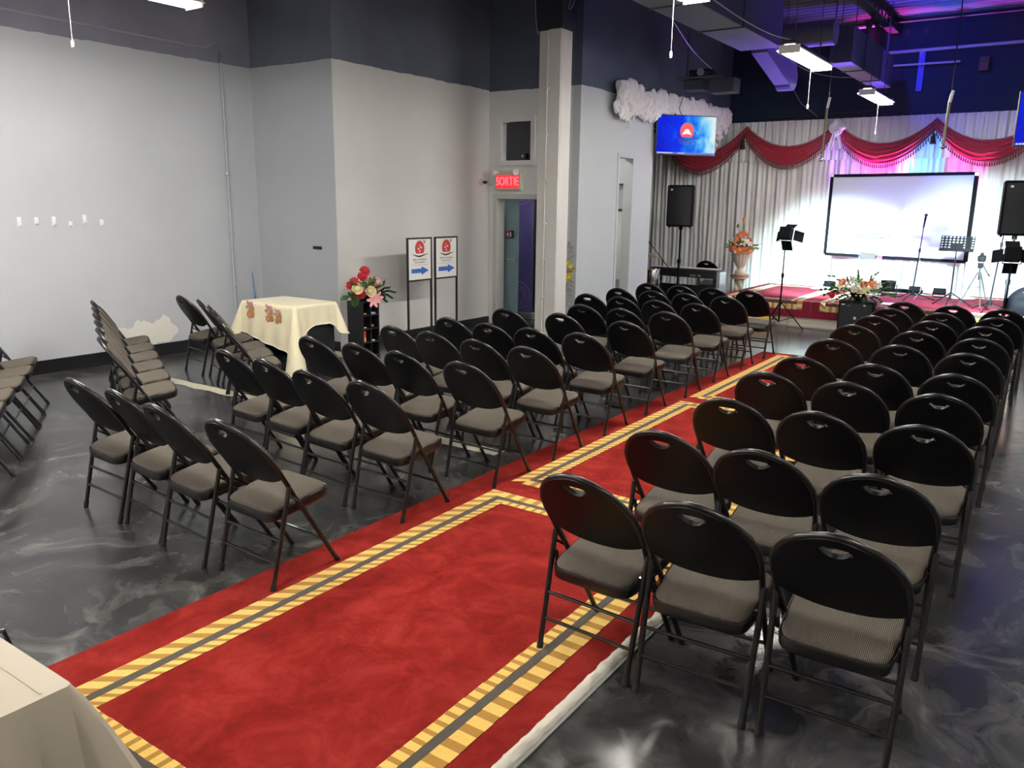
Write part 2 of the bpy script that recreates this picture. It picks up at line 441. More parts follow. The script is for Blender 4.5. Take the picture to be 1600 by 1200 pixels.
# transom window, door
fr = MB()
for (x0, x1, z0, z1) in ((-6.93, -6.86, 2.27, 2.93), (-6.37, -6.30, 2.27, 2.93), (-6.86, -6.37, 2.27, 2.34), (-6.86, -6.37, 2.86, 2.93)):
    fr.box(x0, x1, 9.67, 9.70, z0, z1, bev=0.004)
w1 = struct(fr.build('window_1', m_wall_door, smooth=False))
MB().box(-6.86, -6.37, 9.80, 9.81, 2.34, 2.86).build('pane', m_pane, w1, smooth=False)
d = MB()
for (x0, x1, z0, z1) in ((-6.99, -6.924, 0, 1.88), (-6.176, -6.11, 0, 1.88), (-6.924, -6.176, 1.814, 1.88)):
    d.box(x0, x1, 9.665, 9.862, z0, z1, bev=0.004)
d1 = struct(d.build('door_1', m_trim, smooth=False))
MB().box(-7.285, -6.72, 9.93, 9.945, 0.02, 1.815).build('glass_panel', m_glass_teal, d1, smooth=False)
MB().box(-6.92, -6.74, 9.905, 9.93, 0.93, 0.96, bev=0.003).build('push_bar', m_steel, d1, smooth=False)
# narrow doorway in the partition: jamb and the door standing inside it
j = MB()
for (y0, y1, z0, z1) in ((10.80, 10.856, 0, 2.48), (11.284, 11.34, 0, 2.48), (10.856, 11.284, 2.424, 2.48)):
    j.box(-5.74, -5.588, y0, y1, z0, z1, bev=0.003)
d2 = struct(j.build('door_2', m_wall_part, smooth=False))
q = MB().box(-6.62, -6.58, 10.6, 11.5, 0.01, 2.40, bev=0.003).build('door_leaf', m_trim, d2, smooth=False)
q = MB().box(-6.20, -5.80, 11.52, 11.56, 0.60, 1.65).build('white_board', m_paper, d2, smooth=False)
q = MB().box(-6.57, -5.725, 11.56, 11.585, 0.0, 2.60).build('back_panel', m_wall_alc, d2, smooth=False)
q = MB().box(-6.55, -5.73, 11.50, 11.56, 1.66, 1.69).box(-6.55, -5.73, 11.50, 11.56, 2.05, 2.07).build('shelf', m_black, d2, smooth=False)

# purple banner standing in the corridor behind the door
t_ = thing('roll_up_banner', 'tall purple roll-up banner seen through the doorway', 'banner', (-7.04, 10.45, 0))
MB().box(-0.26, 0.24, -0.008, 0.0, 0.10, 2.05).build('banner_sheet', m_purple, t_, smooth=False)
mb = MB()
for (cx, cz, rad) in ((0.02, 1.93, 0.19), (0.0, 0.36, 0.20)):
    for rr_, w_ in ((rad, 0.008), (rad*0.72, 0.006), (rad*0.45, 0.008)):
        mb.tube([(cx+rr_*math.cos(k*math.pi/24), -0.0105, cz+rr_*math.sin(k*math.pi/24)) for k in range(48)], w_*0.5, 4, closed=True)
    for k in range(10):
        a_ = k*0.63; mb.ball((cx+rad*0.58*math.cos(a_), -0.0105, cz+rad*0.58*math.sin(a_)), 0.010, (1, .3, 1), 1)
mb.build('circle_print', m_purplemark, t_)
MB().box(-0.27, 0.27, -0.05, 0.05, 0.0, 0.10, bev=0.01).build('base', m_steel, t_, smooth=False)
MB().box(-0.26, 0.26, -0.02, 0.01, 2.04, 2.075, bev=0.004).build('top_rail', m_steel, t_, smooth=False)
al = thing('fire_alarm_pull', 'small red fire alarm box behind the doorway glass', 'alarm', (-6.845, 9.905, 1.31))
MB().box(-0.055, 0.0, -0.03, 0.02, -0.055, 0.055, bev=0.005).build('red_box', m_firered, al)
MB().box(0.002, 0.05, -0.03, 0.02, -0.055, 0.055, bev=0.005).build('black_box', m_black, al)
MB().box(-0.035, -0.018, -0.034, -0.03, -0.02, 0.02).box(0.018, 0.034, -0.036, -0.03, -0.035, 0.03, bev=0.002).build('lever', m_white, al)

# ------------------------------------------------------------------ exit sign
ex = thing('exit_sign', 'lit red SORTIE exit sign with two lamp heads above the door', 'sign', (-6.72, 9.70, 2.065))
MB().box(-0.22, 0.22, -0.07, -0.001, -0.13, 0.135, bev=0.006).build('housing', m_exitbox, ex, smooth=False)
MB().box(-0.195, 0.195, -0.0725, -0.07, -0.105, 0.075).build('face_plate', m_exitface, ex, smooth=False)
text('SORTIE', 0.165, 'letters', m_exitred, ex, Matrix.Translation((0, -0.0745, -0.015)) @ Matrix.Rotation(R(90), 4, 'X'), 0.002, sx=0.72)
for sx in (-1, 1):
    l = MB().lathe([(0.018, 0), (0.042, 0.045), (0.045, 0.055)], 14, M=Matrix.Translation((sx*0.17, -0.10, 0.12)) @ Matrix.Rotation(R(100), 4, 'X') @ Matrix.Rotation(R(sx*30), 4, 'Y')).build('lamp_head', m_white, ex)
    MB().ball((sx*0.17, -0.075, 0.115), 0.016, sub=1).build('swivel', m_white, l)

# small fixtures on walls
def hook(y, z, h, k):
    o = thing('wall_hook', ['tallest and leftmost', 'second from left,', 'third from left,', 'smallest, fourth from left,', 'fifth from left,', 'rightmost'][k]+' white adhesive hook in the row on the left wall', 'hook', (-8.488, y, z), 0, 'white adhesive hooks on the left wall')
    MB().box(0, 0.006, -0.02, 0.02, -h/2, h/2, bev=0.002).build('plate', m_white, o)
    MB().tube([(0.008, 0, 0.0), (0.014, 0, -h*0.3), (0.028, 0, -h*0.42), (0.036, 0, -h*0.30)], 0.006, 6).build('prong', m_white, o)
for k, (y, z, h) in enumerate(((3.88, 1.515, .095), (4.04, 1.525, .07), (4.21, 1.52, .09), (4.37, 1.49, .05), (4.52, 1.535, .09), (4.70, 1.50, .065))): hook(y, z, h, k)
tag(MB().box(-7.50, -7.36, 6.705, 6.72, 1.19, 1.225, bev=0.003).build('wall_plate', m_black, smooth=False), 'small black strip fixed on the alcove wall', 'plate')
o = thing('motion_sensor', 'small round grey sensor on the wall beside the exit sign', 'sensor', (-7.09, 9.5, 2.04))
MB().lathe([(0.045, 0), (0.045, 0.02), (0.03, 0.05)], 16, M=Matrix.Rotation(R(90), 4, 'Y')).build('body', m_trim, o)
MB().lathe([(0.02, 0.05), (0.02, 0.10), (0.012, 0.11)], 12, M=Matrix.Rotation(R(90), 4, 'Y')).build('lens', m_black, o)
o = thing('small_camera', 'small black camera on the transom window sill', 'camera', (-6.52, 9.755, 2.34))
MB().box(-0.035, 0.035, -0.03, 0.03, 0, 0.012, bev=0.003).build('foot', m_black, o)
MB().box(-0.045, 0.045, -0.035, 0.03, 0.014, 0.10, bev=0.012).build('body', m_black, o)
MB().lathe([(0.02, 0), (0.02, 0.012)], 14, M=Matrix.Translation((0, -0.035, 0.06)) @ Matrix.Rotation(R(90), 4, 'X')).build('lens', m_steel, o)
# conduits
mb = MB(); pts = [(-8.47, 6.29, z) for z in (0.14, 1.0, 2.0, 3.0, 3.42)]; mb.tube(pts, 0.014, 8)
o = tag(mb.build('conduit_pipe', m_wall_alc), 'thin grey vertical conduit on the left wall near the corner', 'pipe')
for z in (0.7, 1.35, 2.05): MB().box(-8.489, -8.45, 6.26, 6.32, z-0.012, z+0.012, bev=0.003).build('clip', m_wall_alc, o)
tag(MB().tube([(-8.47, -4.9, 3.47), (-8.47, 3.0, 3.46), (-8.47, 5.9, 3.44), (-8.47, 6.1, 3.45), (-8.47, 6.26, 3.53)], 0.012, 6).build('wall_cable', mat('painted_cable', (.30, .30, .36), .6)), 'dark cable run along the black top of the left wall', 'cable')
mb = MB().tube([(-5.665, 8.945, 0.02), (-5.66, 8.945, 1.2), (-5.655, 8.945, 2.4), (-5.655, 8.945, 3.82)], 0.009, 8)
o = tag(mb.build('conduit_pipe', m_column), 'thin white conduit running up the front of the column', 'pipe')
for z in (0.55, 1.05, 1.5, 2.05, 2.6, 3.15): MB().box(-5.69, -5.63, 8.935, 8.956, z-0.01, z+0.01, bev=0.002).build('clip', m_column, o)
tag(MB().tube([(-8.44, 6.55, 0.45), (-8.45, 6.57, 0.62), (-8.46, 6.56, 0.86), (-8.47, 6.58, 0.66), (-8.45, 6.60, 0.40)], 0.006, 6).build('blue_cable', mat('cable_blue', (0.10, 0.20, 0.38), 0.5)), 'short blue cable hanging in the alcove corner behind the cream table', 'cable')

# ------------------------------------------------------------------ rugs
def rug_mesh(mp, u0, u1, v0, v1, frames, nv=40):
    """mp(u,v,h) maps rug coordinates to space; frames = list of (u0,u1,v0,v1) outer borders"""
    mb = MB(); H = 0.012
    mb.grid(lambda a, b: mp(lerp(u0, u1, a), lerp(v0, v1, b), H), 10, nv, 0)
    def strip(a0, a1, w0, w1, along_v, period, share, slant, h, mats, wob=0.004):
        k = a0; i = 0
        sl = slant*(w1-w0)
        while k < a1-1e-4:
            ln = period*(share if i % 2 == 0 else 1-share); k2 = min(k+ln, a1)
            pts = []
            jit = (random.random()-.5)*wob
            n_w = 2
            row0 = [(w0-jit, k), (w1+jit, k+sl)]; row1 = [(w1+jit, k2+sl), (w0-jit, k2)]
            for w_, a_ in row0+row1:
                a_ = min(max(a_, a0), a1)
                pts.append(mp(w_, a_, h) if along_v else mp(a_, w_, h))
            mb.poly(pts, mats[i % len(mats)]); k = k2; i += 1
    def solid(a0, a1, w0, w1, along_v, h, mi):
        n = max(2, int((a1-a0)/0.12))
        for k in range(n):
            x, y = lerp(a0, a1, k/n), lerp(a0, a1, (k+1)/n)
            P = [(w0, x), (w1, x), (w1, y), (w0, y)]
            mb.poly([mp(w_, a_, h) if along_v else mp(a_, w_, h) for w_, a_ in P], mi)
    A, B, C = 0.080, 0.120, 0.172
    h = H+0.0025
    for (a, b, c, d) in frames:
        strip(c, d, a, a+A, True, .095, .56, 0.68, h, (1, 2)); strip(c, d, b-A, b, True, .095, .56, 0.0, h, (1, 2))
        strip(a+A, b-A, c, c+A, False, .095, .56, 0.0, h, (1, 2)); strip(a+A, b-A, d-A, d, False, .095, .56, 0.0, h, (1, 2))
        strip(c+B, d-B, a+B, a+C, True, .058, .60, 0.68, h, (1, 2)); strip(c+B, d-B, b-C, b-B, True, .058, .60, 0.0, h, (1, 2))
        strip(a+C, b-C, c+B, c+C, False, .058, .60, 0.0, h, (1, 2)); strip(a+C, b-C, d-C, d-B, False, .058, .60, 0.0, h, (1, 2))
        solid(c+A, d-A, a+A, a+B, True, h, 3); solid(c+A, d-A, b-B, b-A, True, h, 3)
        solid(a+B, b-B, c+A, c+B, False, h, 3); solid(a+B, b-B, d-B, d-A, False, h, 3)
    return mb
RUGM = [m_red, m_gold, m_ochre, m_rugdark]
runner = thing('carpet_runner', 'long red carpet runner with striped gold frames down the aisle', 'carpet', (0, 0, 0))
mb = rug_mesh(lambda u, v, h: (u, v, h), -3.0, -1.30, 0.93, 9.84, [(-2.775, -1.42, 1.08, 3.87), (-2.775, -1.42, 4.06, 6.78), (-2.775, -1.42, 6.97, 9.70)])
mb.build('pile', RUGM, runner, smooth=False)
MB().box(-3.0, -1.302, 0.93, 9.84, 0.001, 0.0118).build('backing', m_backing, runner, smooth=False)
mb = MB(); n = 620                       # white cut-pile edge, lumpy
def edge_fn(a, b):
    y = lerp(0.93, 9.84, a); th = b*math.pi
    j = 0.006*noise.noise((y*22, b*3, 0))+0.003*noise.noise((y*60, b*5, 2))
    return (-1.278+(0.026+j)*-math.cos(th), y, 0.002+(0.020+j)*math.sin(th))
mb.grid(edge_fn, n, 6); mb.build('edge_binding', m_binding, runner)
mb = MB().box(-1.262, -1.238, 0.93, 9.84, 0.0008, 0.007, bev=0.002); mb.build('under_edge', m_backing, runner, smooth=False)

# ------------------------------------------------------------------ folding chair
def yline(z): return 0.415-0.62*z
def hw(z):      # half width of the frame tube
    pts = [(0, .178), (.42, .19), (.50, .199), (.60, .206), (.655, .200), (.70, .180), (.735, .153), (.765, .115), (.785, .072), (.797, .03), (.80, 0)]
    for (a, b), (c, d) in zip(pts, pts[1:]):
        if z <= c: return lerp(b, d, (z-a)/(c-a))
    return 0
def zt(x):      # top of back outline at x
    lo, hi = .60, .80
    for _ in range(30):
        m_ = (lo+hi)/2
        if hw(m_) > abs(x): lo = m_
        else: hi = m_
    return lo
def zb(x): return .482+.045*(abs(x)/.2)**2.2
def back_pt(x, z, off): # point on the (slightly dished) back
    dish = -0.020*(1-(x/.206)**2)*min(1, max(0, (z-.45)/.1))
    n = Vector((0, 0.85, 0.527))
    return Vector((x, yline(z)+dish, z))+n*off
def make_chair():
    t = thing('folding_chair', '', 'chair')
    # seat pad (crowned) on a steel pan
    def sp(a, s, dz, grow=1.0):
        c, s_ = math.cos(a), math.sin(a); e = 2/6.5
        x = .183*grow*s*math.copysign(abs(c)**e, c); y = .20+.176*grow*s*math.copysign(abs(s_)**e, s_)
        x *= 0.96+0.10*(y-.02)/.36
        return Vector((x, y, .362+(y-.02)*.150+dz))
    n = 48
    def dome(prof, name, m, par):
        mb = MB(); rings = []
        for s_, dz, g in prof:
            rings.append([mb.bm.verts.new(sp(2*math.pi*k/n, s_, dz, g)) for k in range(n)])
        for a, b in zip(rings, rings[1:]):
            for k in range(n): mb.face([a[k], a[(k+1) % n], b[(k+1) % n], b[k]])
        mb.face(rings[0][::-1]); mb.face(rings[-1]); return mb.build(name, m, par, angle=60)
    seat = dome([(.95, -.006, 1), (.965, .003, 1), (.955, .009, 1), (.92, .015, 1), (.84, .021, 1), (.64, .027, 1), (.36, .030, 1), (.1, .031, 1)], 'seat', m_fabric, t)
    dome([(.94, -.046, 1), (.985, -.043, 1), (1.0, -.036, 1.005), (1.0, -.004, 1.015), (.992, .002, 1.01), (.975, .0, 1), (.95, -.008, 1)], 'seat_pan', m_tube, seat)
    # back: vinyl shell with the hand hole, padded front
    NX = 48
    def shell(front, back, inset, name, m, par, hole=True):
        mb = MB(); V = []
        W = .204-inset
        for i in range(NX+1):
            x = -W*math.cos(math.pi*i/NX)
            top = max(zt(x)-inset*1.2, zb(x)+.002); bot = zb(x)+inset*.8
            hx = abs(x)/.050
            if hole and hx < 1: h1 = .7665-.004*hx**2; h0 = h1-.040*(1-hx**2.0)**.75
            elif hole: h0 = h1 = min(.7625, lerp(bot, top, .86))
            else:
                top = min(top, .722+.12*max(0, abs(x)-.05)); h0 = h1 = lerp(bot, top, .86)
            col = [lerp(bot, h0, j/7) for j in range(8)]+[lerp(h1, top, j/2) for j in range(3)]
            V.append((x, col))
        for off, flip in ((front, False), (back, True)):
            G = [[mb.bm.verts.new(back_pt(x, z, off)) for z in c] for x, c in V]
            for i in range(NX):
                for j in range(10):
                    if j == 7: continue
                    q = [G[i][j], G[i+1][j], G[i+1][j+1], G[i][j+1]]
                    if flip: mb.face(q[::-1])
                    else: mb.face(q)
            if flip: Gb = G
            else: Gf = G
        def rim(seq):
            for (a, b), (c, d) in zip(seq, seq[1:]): mb.face([a, b, d, c])
        rim([(Gf[i][0], Gb[i][0]) for i in range(NX+1)]); rim([(Gf[i][10], Gb[i][10]) for i in range(NX+1)])
        for i in (0, NX): rim([(Gf[i][j], Gb[i][j]) for j in range(11) if True])
        ins = [i for i in range(NX+1) if abs(V[i][0]) < .055] if hole else []
        if ins:
            rim([(Gf[i][7], Gb[i][7]) for i in ins]); rim([(Gf[i][8], Gb[i][8]) for i in ins])
        bmesh.ops.remove_doubles(mb.bm, verts=mb.bm.verts, dist=0.0004)
        return mb.build(name, m, par, angle=45)
    back = shell(.008, -.010, .002, 'backrest', m_plastic, t)
    shell(.022, .008, .016, 'back_cushion', m_fabric, back, hole=False)
    # bright lip under the hand hole
    mb = MB(); mb.tube([back_pt(x, .7665-.004*(x/.050)**2-.040*max(0, 1-(x/.050)**2)**.75, -.010) for x in [(-.049+.098*k/14) for k in range(15)]], .0022, 5)
    mb.build('handle_rim', m_tube, back)
    # frame loop
    zs = [.40, .45, .50, .55, .60, .63, .655, .68, .70, .72, .735, .752, .765, .777, .785, .792, .797]
    path = [Vector((hw(z), yline(z)+(0.0 if z < .55 else -.012*((z-.55)/.25)), z)) for z in zs]
    path += [Vector((0, yline(.80)-.012, .80))]+[Vector((-p.x, p.y, p.z)) for p in reversed(path)]
    MB().tube(path, .0115, 10).build('back_frame', m_tube, t)
    def leg(p0, p1, r=.0110):
        d = (p1-p0).normalized()
        l = MB().tube([p0, p1], r, 10).build('leg', m_tube, t)
        MB().tube([p1-d*.038, p1-d*.004, p1], [r+.0022, r+.0026, r+.0015], 10).build('foot_cap', m_rubber, l)
    for s in (-1, 1):
        leg(Vector((s*hw(.40), yline(.40), .40)), Vector((s*.178, .415, 0)))
        leg(Vector((s*.207, .112, .482)), Vector((s*.196, 0.0, 0)))
        MB().tube([(s*.207, .108, .44), (s*.196, .165, .40)], .006, 6).tube([(s*.190, .095, .40), (s*.188, .10, .36)], .008, 6).build('hinge_link', m_tube, t)
    def ry(z): return .112*z/.482
    for z in (.236, .134): MB().tube([(-.198, ry(z), z), (.198, ry(z), z)], .0072, 8).build('stretcher', m_tube, t)
    MB().tube([(-.182, yline(.165), .165), (.182, yline(.165), .165)], .0072, 8).build('stretcher', m_tube, t)
    return t
chair0 = make_chair(); kids(chair0); first = [True]
def place(x, y, deg, label, group):
    if first[0]:
        first[0] = False; chair0.location = (x, y, 0); chair0.rotation_euler = (0, 0, R(deg)); chair0['label'] = label; chair0['group'] = group; return chair0
    return dup(chair0, (x, y, 0), R(deg), label, group)
ORD = ['nearest', 'second', 'third', 'fourth', 'fifth', 'sixth', 'seventh', 'eighth', 'ninth', 'farthest']
# right block: positions of the hand holes on the plan; the chair origin sits 5 cm ahead of them
RB = [[(-1.36, 2.43), (-.92, 2.42), (-.47, 2.43)], [(-1.36, 3.15), (-.93, 3.13), (-.48, 3.09)], [(-1.34, 3.91), (-.90, 3.91), (-.45, 3.95)],
      [(-1.39, 4.70), (-.94, 4.71), (-.48, 4.69)], [(-1.36, 5.34), (-.92, 5.37), (-.47, 5.34)], [(-1.38, 6.22), (-.93, 6.25), (-.49, 6.18)],
      [(-1.42, 7.10), (-.94, 7.05), (-.50, 6.97)], [(-1.40, 7.83), (-.93, 7.80), (-.52, 7.73)], [(-1.40, 8.55), (-.94, 8.49), (-.49, 8.44)], [(-1.38, 9.24), (-.93, 9.23), (-.49, 9.22)]]
ROT_R = {0: (-3.0, 2.0, 1.0), 1: (-1, 0, 2), 2: (1, -1, 1)}
SEAT = ['beside the carpet', 'in the middle', 'at the outer end']
for i, row in enumerate(RB):
    for k, (x, y) in enumerate(row):
        rot = ROT_R[i][k] if i in ROT_R else random.uniform(-2, 2)
        place(x, y+.05, rot, 'black folding chair right of carpet, %s row from camera, %s' % (ORD[i], SEAT[k]), 'folding chairs in rows right of the carpet')
LB = [[(-3.00, 2.14), (-3.48, 2.13), (-3.91, 2.18), (-4.33, 2.19)], [(-3.07, 3.09), (-3.53, 3.10), (-3.99, 3.17), (-4.43, 3.22)],
      [(-2.99, 3.85), (-3.53, 3.88), (-3.97, 3.92), (-4.42, 3.92)], [(-2.98, 4.54), (-3.42, 4.56), (-3.91, 4.64), (-4.32, 4.67)],
      [(-2.99, 5.30), (-3.42, 5.27), (-3.83, 5.26), (-4.28, 5.31)], [(-3.01, 6.08), (-3.69, 6.16), (-4.25, 6.11)],
      [(-2.99, 6.87), (-3.42, 6.82), (-3.86, 6.84)], [(-3.02, 7.67), (-3.45, 7.66), (-3.88, 7.70), (-4.29, 7.72)],
      [(-3.03, 8.51), (-3.48, 8.50), (-3.89, 8.50), (-4.31, 8.49)], [(-3.03, 9.29), (-3.48, 9.30), (-3.89, 9.30), (-4.31, 9.29)]]
ROT_L = {0: (-1.6, -5.0, -6.0, -3.0), 1: (-2, -3, -5, -6), 2: (-2, -4, -3, -4)}
SEATL = ['beside the carpet', 'second from carpet', 'third from carpet', 'fourth from carpet']
for i, row in enumerate(LB):
    for k, (x, y) in enumerate(row):
        rot = ROT_L[i][k] if i in ROT_L else random.uniform(-4, 0)
        place(x, y+.05, rot, 'black folding chair left of carpet, %s row from camera, %s' % (ORD[i], SEATL[k]), 'folding chairs in rows left of the carpet')
# three slanted rows along the left wall
OR5 = ['nearest the wall', 'second from the wall', 'third from the wall', 'fourth from the wall', 'fifth from the wall', 'sixth from the wall']
for k, (x, y, a) in enumerate(((-7.33, 4.885, -10), (-6.88, 4.795, -25), (-6.43, 4.595, -31), (-6.07, 4.39, -31), (-5.69, 4.16, -31))):
    place(x, y, a, 'black folding chair in slanted row before the cream table, %s' % OR5[k], 'slanted row of chairs before the cream table')
for k in range(6):
    place(-7.52+.408*k, 4.10-.212*k, -28, 'folding chair in the middle slanted row by the left wall, %s' % OR5[k], 'middle slanted row of chairs by the left wall')
for k, (x, y) in enumerate(((-7.24, 2.90), (-6.87, 2.69), (-6.50, 2.46), (-6.14, 2.22), (-5.78, 2.00))):
    place(x, y, -31, 'folding chair cut by the left photo edge, %s' % OR5[k], 'slanted row of chairs cut by the left photo edge')

# ------------------------------------------------------------------ foreground table with satin cloth (bottom left)
tb = thing('side_table', 'table under a beige satin cloth at the bottom left of the photo', 'table', (-2.25, 0.28, 0))
MB().box(-.60, .60, -.45, .45, .70, .733, bev=.005).build('tabletop', m_wood, tb, smooth=False)
for sx in (-1, 1):
    for sy in (-1, 1): MB().tube([(sx*.55, sy*.40, 0), (sx*.55, sy*.40, .70)], .016, 8).build('leg', m_tube, tb)
def cloth_mesh(hx, hy, ztop, drop_fn, flare_fn, fold_fn, nper=200, nd=14, corner=.03):
    mb = MB(); per = []
    # rounded-rectangle outline with outward normals
    seg = [((hx, -hy), (hx, hy), (1, 0)), ((hx, hy), (-hx, hy), (0, 1)), ((-hx, hy), (-hx, -hy), (-1, 0)), ((-hx, -hy), (hx, -hy), (0, -1))]
    for i, (a, b, nrm) in enumerate(seg):
        n2 = seg[(i+1) % 4][2]
        for k in range(nper//4-8):
            f = k/(nper//4-8); s_ = .04+f*.92
            per.append((Vector((lerp(a[0], b[0], s_), lerp(a[1], b[1], s_), 0)), Vector((*nrm, 0)), i, s_, 0.0))
        for k in range(8):
            ang = (k+.5)/8; nn = (Vector((*nrm, 0))*math.cos(ang*math.pi/2)+Vector((*n2, 0))*math.sin(ang*math.pi/2)).normalized()
            p0 = Vector((b[0]-corner*(nrm[0]+n2[0])*1.0, b[1]-corner*(nrm[1]+n2[1]), 0))+nn*corner*1.0
            per.append((p0, nn, i, 1.0, math.sin(ang*math.pi)))
    N = len(per); rings = []
    c = [mb.bm.verts.new((p.x*.0, p.y*.0, ztop)) for p, *_ in per[:1]]
    for fr in (.35, .7, .93, 1.0):
        rings.append([mb.bm.verts.new((p.x*fr, p.y*fr, ztop+(0 if fr < 1 else -.0015))) for p, *_ in per])
    for k in range(N): mb.face([c[0], rings[0][k], rings[0][(k+1) % N]])
    for j in range(1, nd+1):
        row = []
        for k, (p, nn, i, s_, cr) in enumerate(per):
            D = drop_fn(i, s_, cr, p); z = D*j/nd
            o_ = .006+flare_fn(i, s_, cr, z)+fold_fn(k/N, i, s_, cr, z)
            row.append(mb.bm.verts.new((p.x+nn.x*o_, p.y+nn.y*o_, ztop-.002-z)))
        rings.append(row)
    for a, b in zip(rings, rings[1:]):
        for k in range(N): mb.face([a[k], a[(k+1) % N], b[(k+1) % N], b[k]])
    return mb, [v.co.copy() for v in rings[-1]]
mb, low = cloth_mesh(.615, .465, .741, lambda i, s, c, p: .50,
    lambda i, s, c, z: .05*z+c*(.55*z-.35*z*z),
    lambda a, i, s, c, z: .018*z*math.sin(a*62)*math.sin(a*23+1)+(.16*z*math.sin((s-.80)*46)*min(1, (s-.80)*9) if i == 0 and s > .80 and c == 0 else 0), corner=.014)
cl = tag(mb.build('tablecloth', m_table_cloth, angle=34), 'beige satin tablecloth draped over the bottom left table', 'tablecloth'); cl.location = (-2.25, .28, 0)
cl.modifiers.new('thick', 'SOLIDIFY').thickness = .002
MB().box(-.60, .60, .405, .409, .7412, .7428).build('fold_line', m_table_cloth, cl, smooth=False)
tag(MB().tube([(-1.99, .80, .60), (-1.97, .757, .748), (-2.00, .69, .748), (-2.10, .60, .748)], .006, 6).build('microphone_cable', m_black), 'black cable lying over the edge of the beige tablecloth', 'cable')

# ------------------------------------------------------------------ cream table in the alcove
tb = thing('small_table', 'small black table hidden under the cream embroidered cloth', 'table', (-6.60, 5.55, 0))
MB().box(-.40, .40, -.27, .27, .70, .735, bev=.004).build('tabletop', m_black, tb, smooth=False)
for sx in (-1, 1): MB().box(sx*.3725-.0125, sx*.3725+.0125, -.25, .25, 0, .70).build('side_panel', m_black, tb, smooth=False)
MB().box(-.36, .36, .20, .22, 0.1, .70).build('back_panel', m_black_matte, tb, smooth=False)
def drop(i, s, c, p):
    # generous in front, short on the right, corners hanging as points
    base = {3: .44, 0: .22, 1: .2, 2: .36}[i]
    if i == 3: base = lerp(.30, .47, s) if s < .92 else .47
    if i == 0: base = lerp(.30, .20, min(1, s*2.5)) if s < .4 else .20+.05*max(0, s-.75)*4
    d_ = math.hypot(p.x-.41, p.y+.28); base += .18*math.exp(-(d_/.05)**2)
    d_ = math.hypot(p.x-.41, p.y-.28); base += .08*math.exp(-(d_/.05)**2)
    return base
mb, low = cloth_mesh(.41, .28, .742, drop, lambda i, s, c, z: .10*z+c*.30*z,
    lambda a, i, s, c, z: .045*z*math.sin(a*75)*math.sin(a*31), 240, 12)
cl = thing('embroidered_tablecloth', 'cream tablecloth with embroidered flowers and lace edge, in the alcove', 'tablecloth', (-6.60, 5.55, 0))
cm = mb.build('cloth', m_cream, cl, angle=75)
mb = MB()
for k, p in enumerate(low):
    q = low[(k+1) % len(low)]
    n_ = max(1, int((q-p).length/.014))
    for j in range(n_):
        c = p.lerp(q, (j+.5)/n_); mb.ball((c.x, c.y, c.z-.002), .009, (1, 1, .8), 1)
mb.build('lace_edge', m_lace, cl)
def embroidery(x, z, s, mb):
    y0 = -.292-.10*(.742-z)
    for (dx, dz, r, mi) in ((0, .05, .022, 1), (.03, .065, .016, 1), (-.025, .075, .014, 1), (.012, -.01, .03, 0), (-.015, -.04, .026, 0), (.03, -.035, .022, 0), (.045, .02, .012, 2), (-.04, .03, .012, 2)):
        for a in range(6):
            an = a*1.047+x*9
            mb.ball((x+s*(dx+r*.8*math.cos(an)), y0-.010, z+s*(dz+r*.8*math.sin(an))), r*.62*s, (1, .12, .8), 1, mi)
for ex_, ez_, es_ in ((-.235, .655, 1.1), (.06, .64, 1.1), (.19, .625, .9)):
    mb = MB(); embroidery(ex_, ez_, es_, mb); mb.build('flower_embroidery', [m_embro, m_embro2, m_leaf2], cl)
mb = MB()
for dx, dz, r, mi in ((0, 0, .05, 0), (.03, .06, .04, 1), (-.02, .05, .03, 2), (.03, -.05, .035, 0)):
    for a in range(6): mb.ball((.437+.2*(.742-.40-dz)*.1, -.235+dx+r*.7*math.cos(a*1.047), .40+dz+r*.7*math.sin(a*1.047)), r*.55, (.10, 1, .85), 1, mi)
mb.build('orange_applique', [m_embro3, m_embro2, m_leaf2], cl)

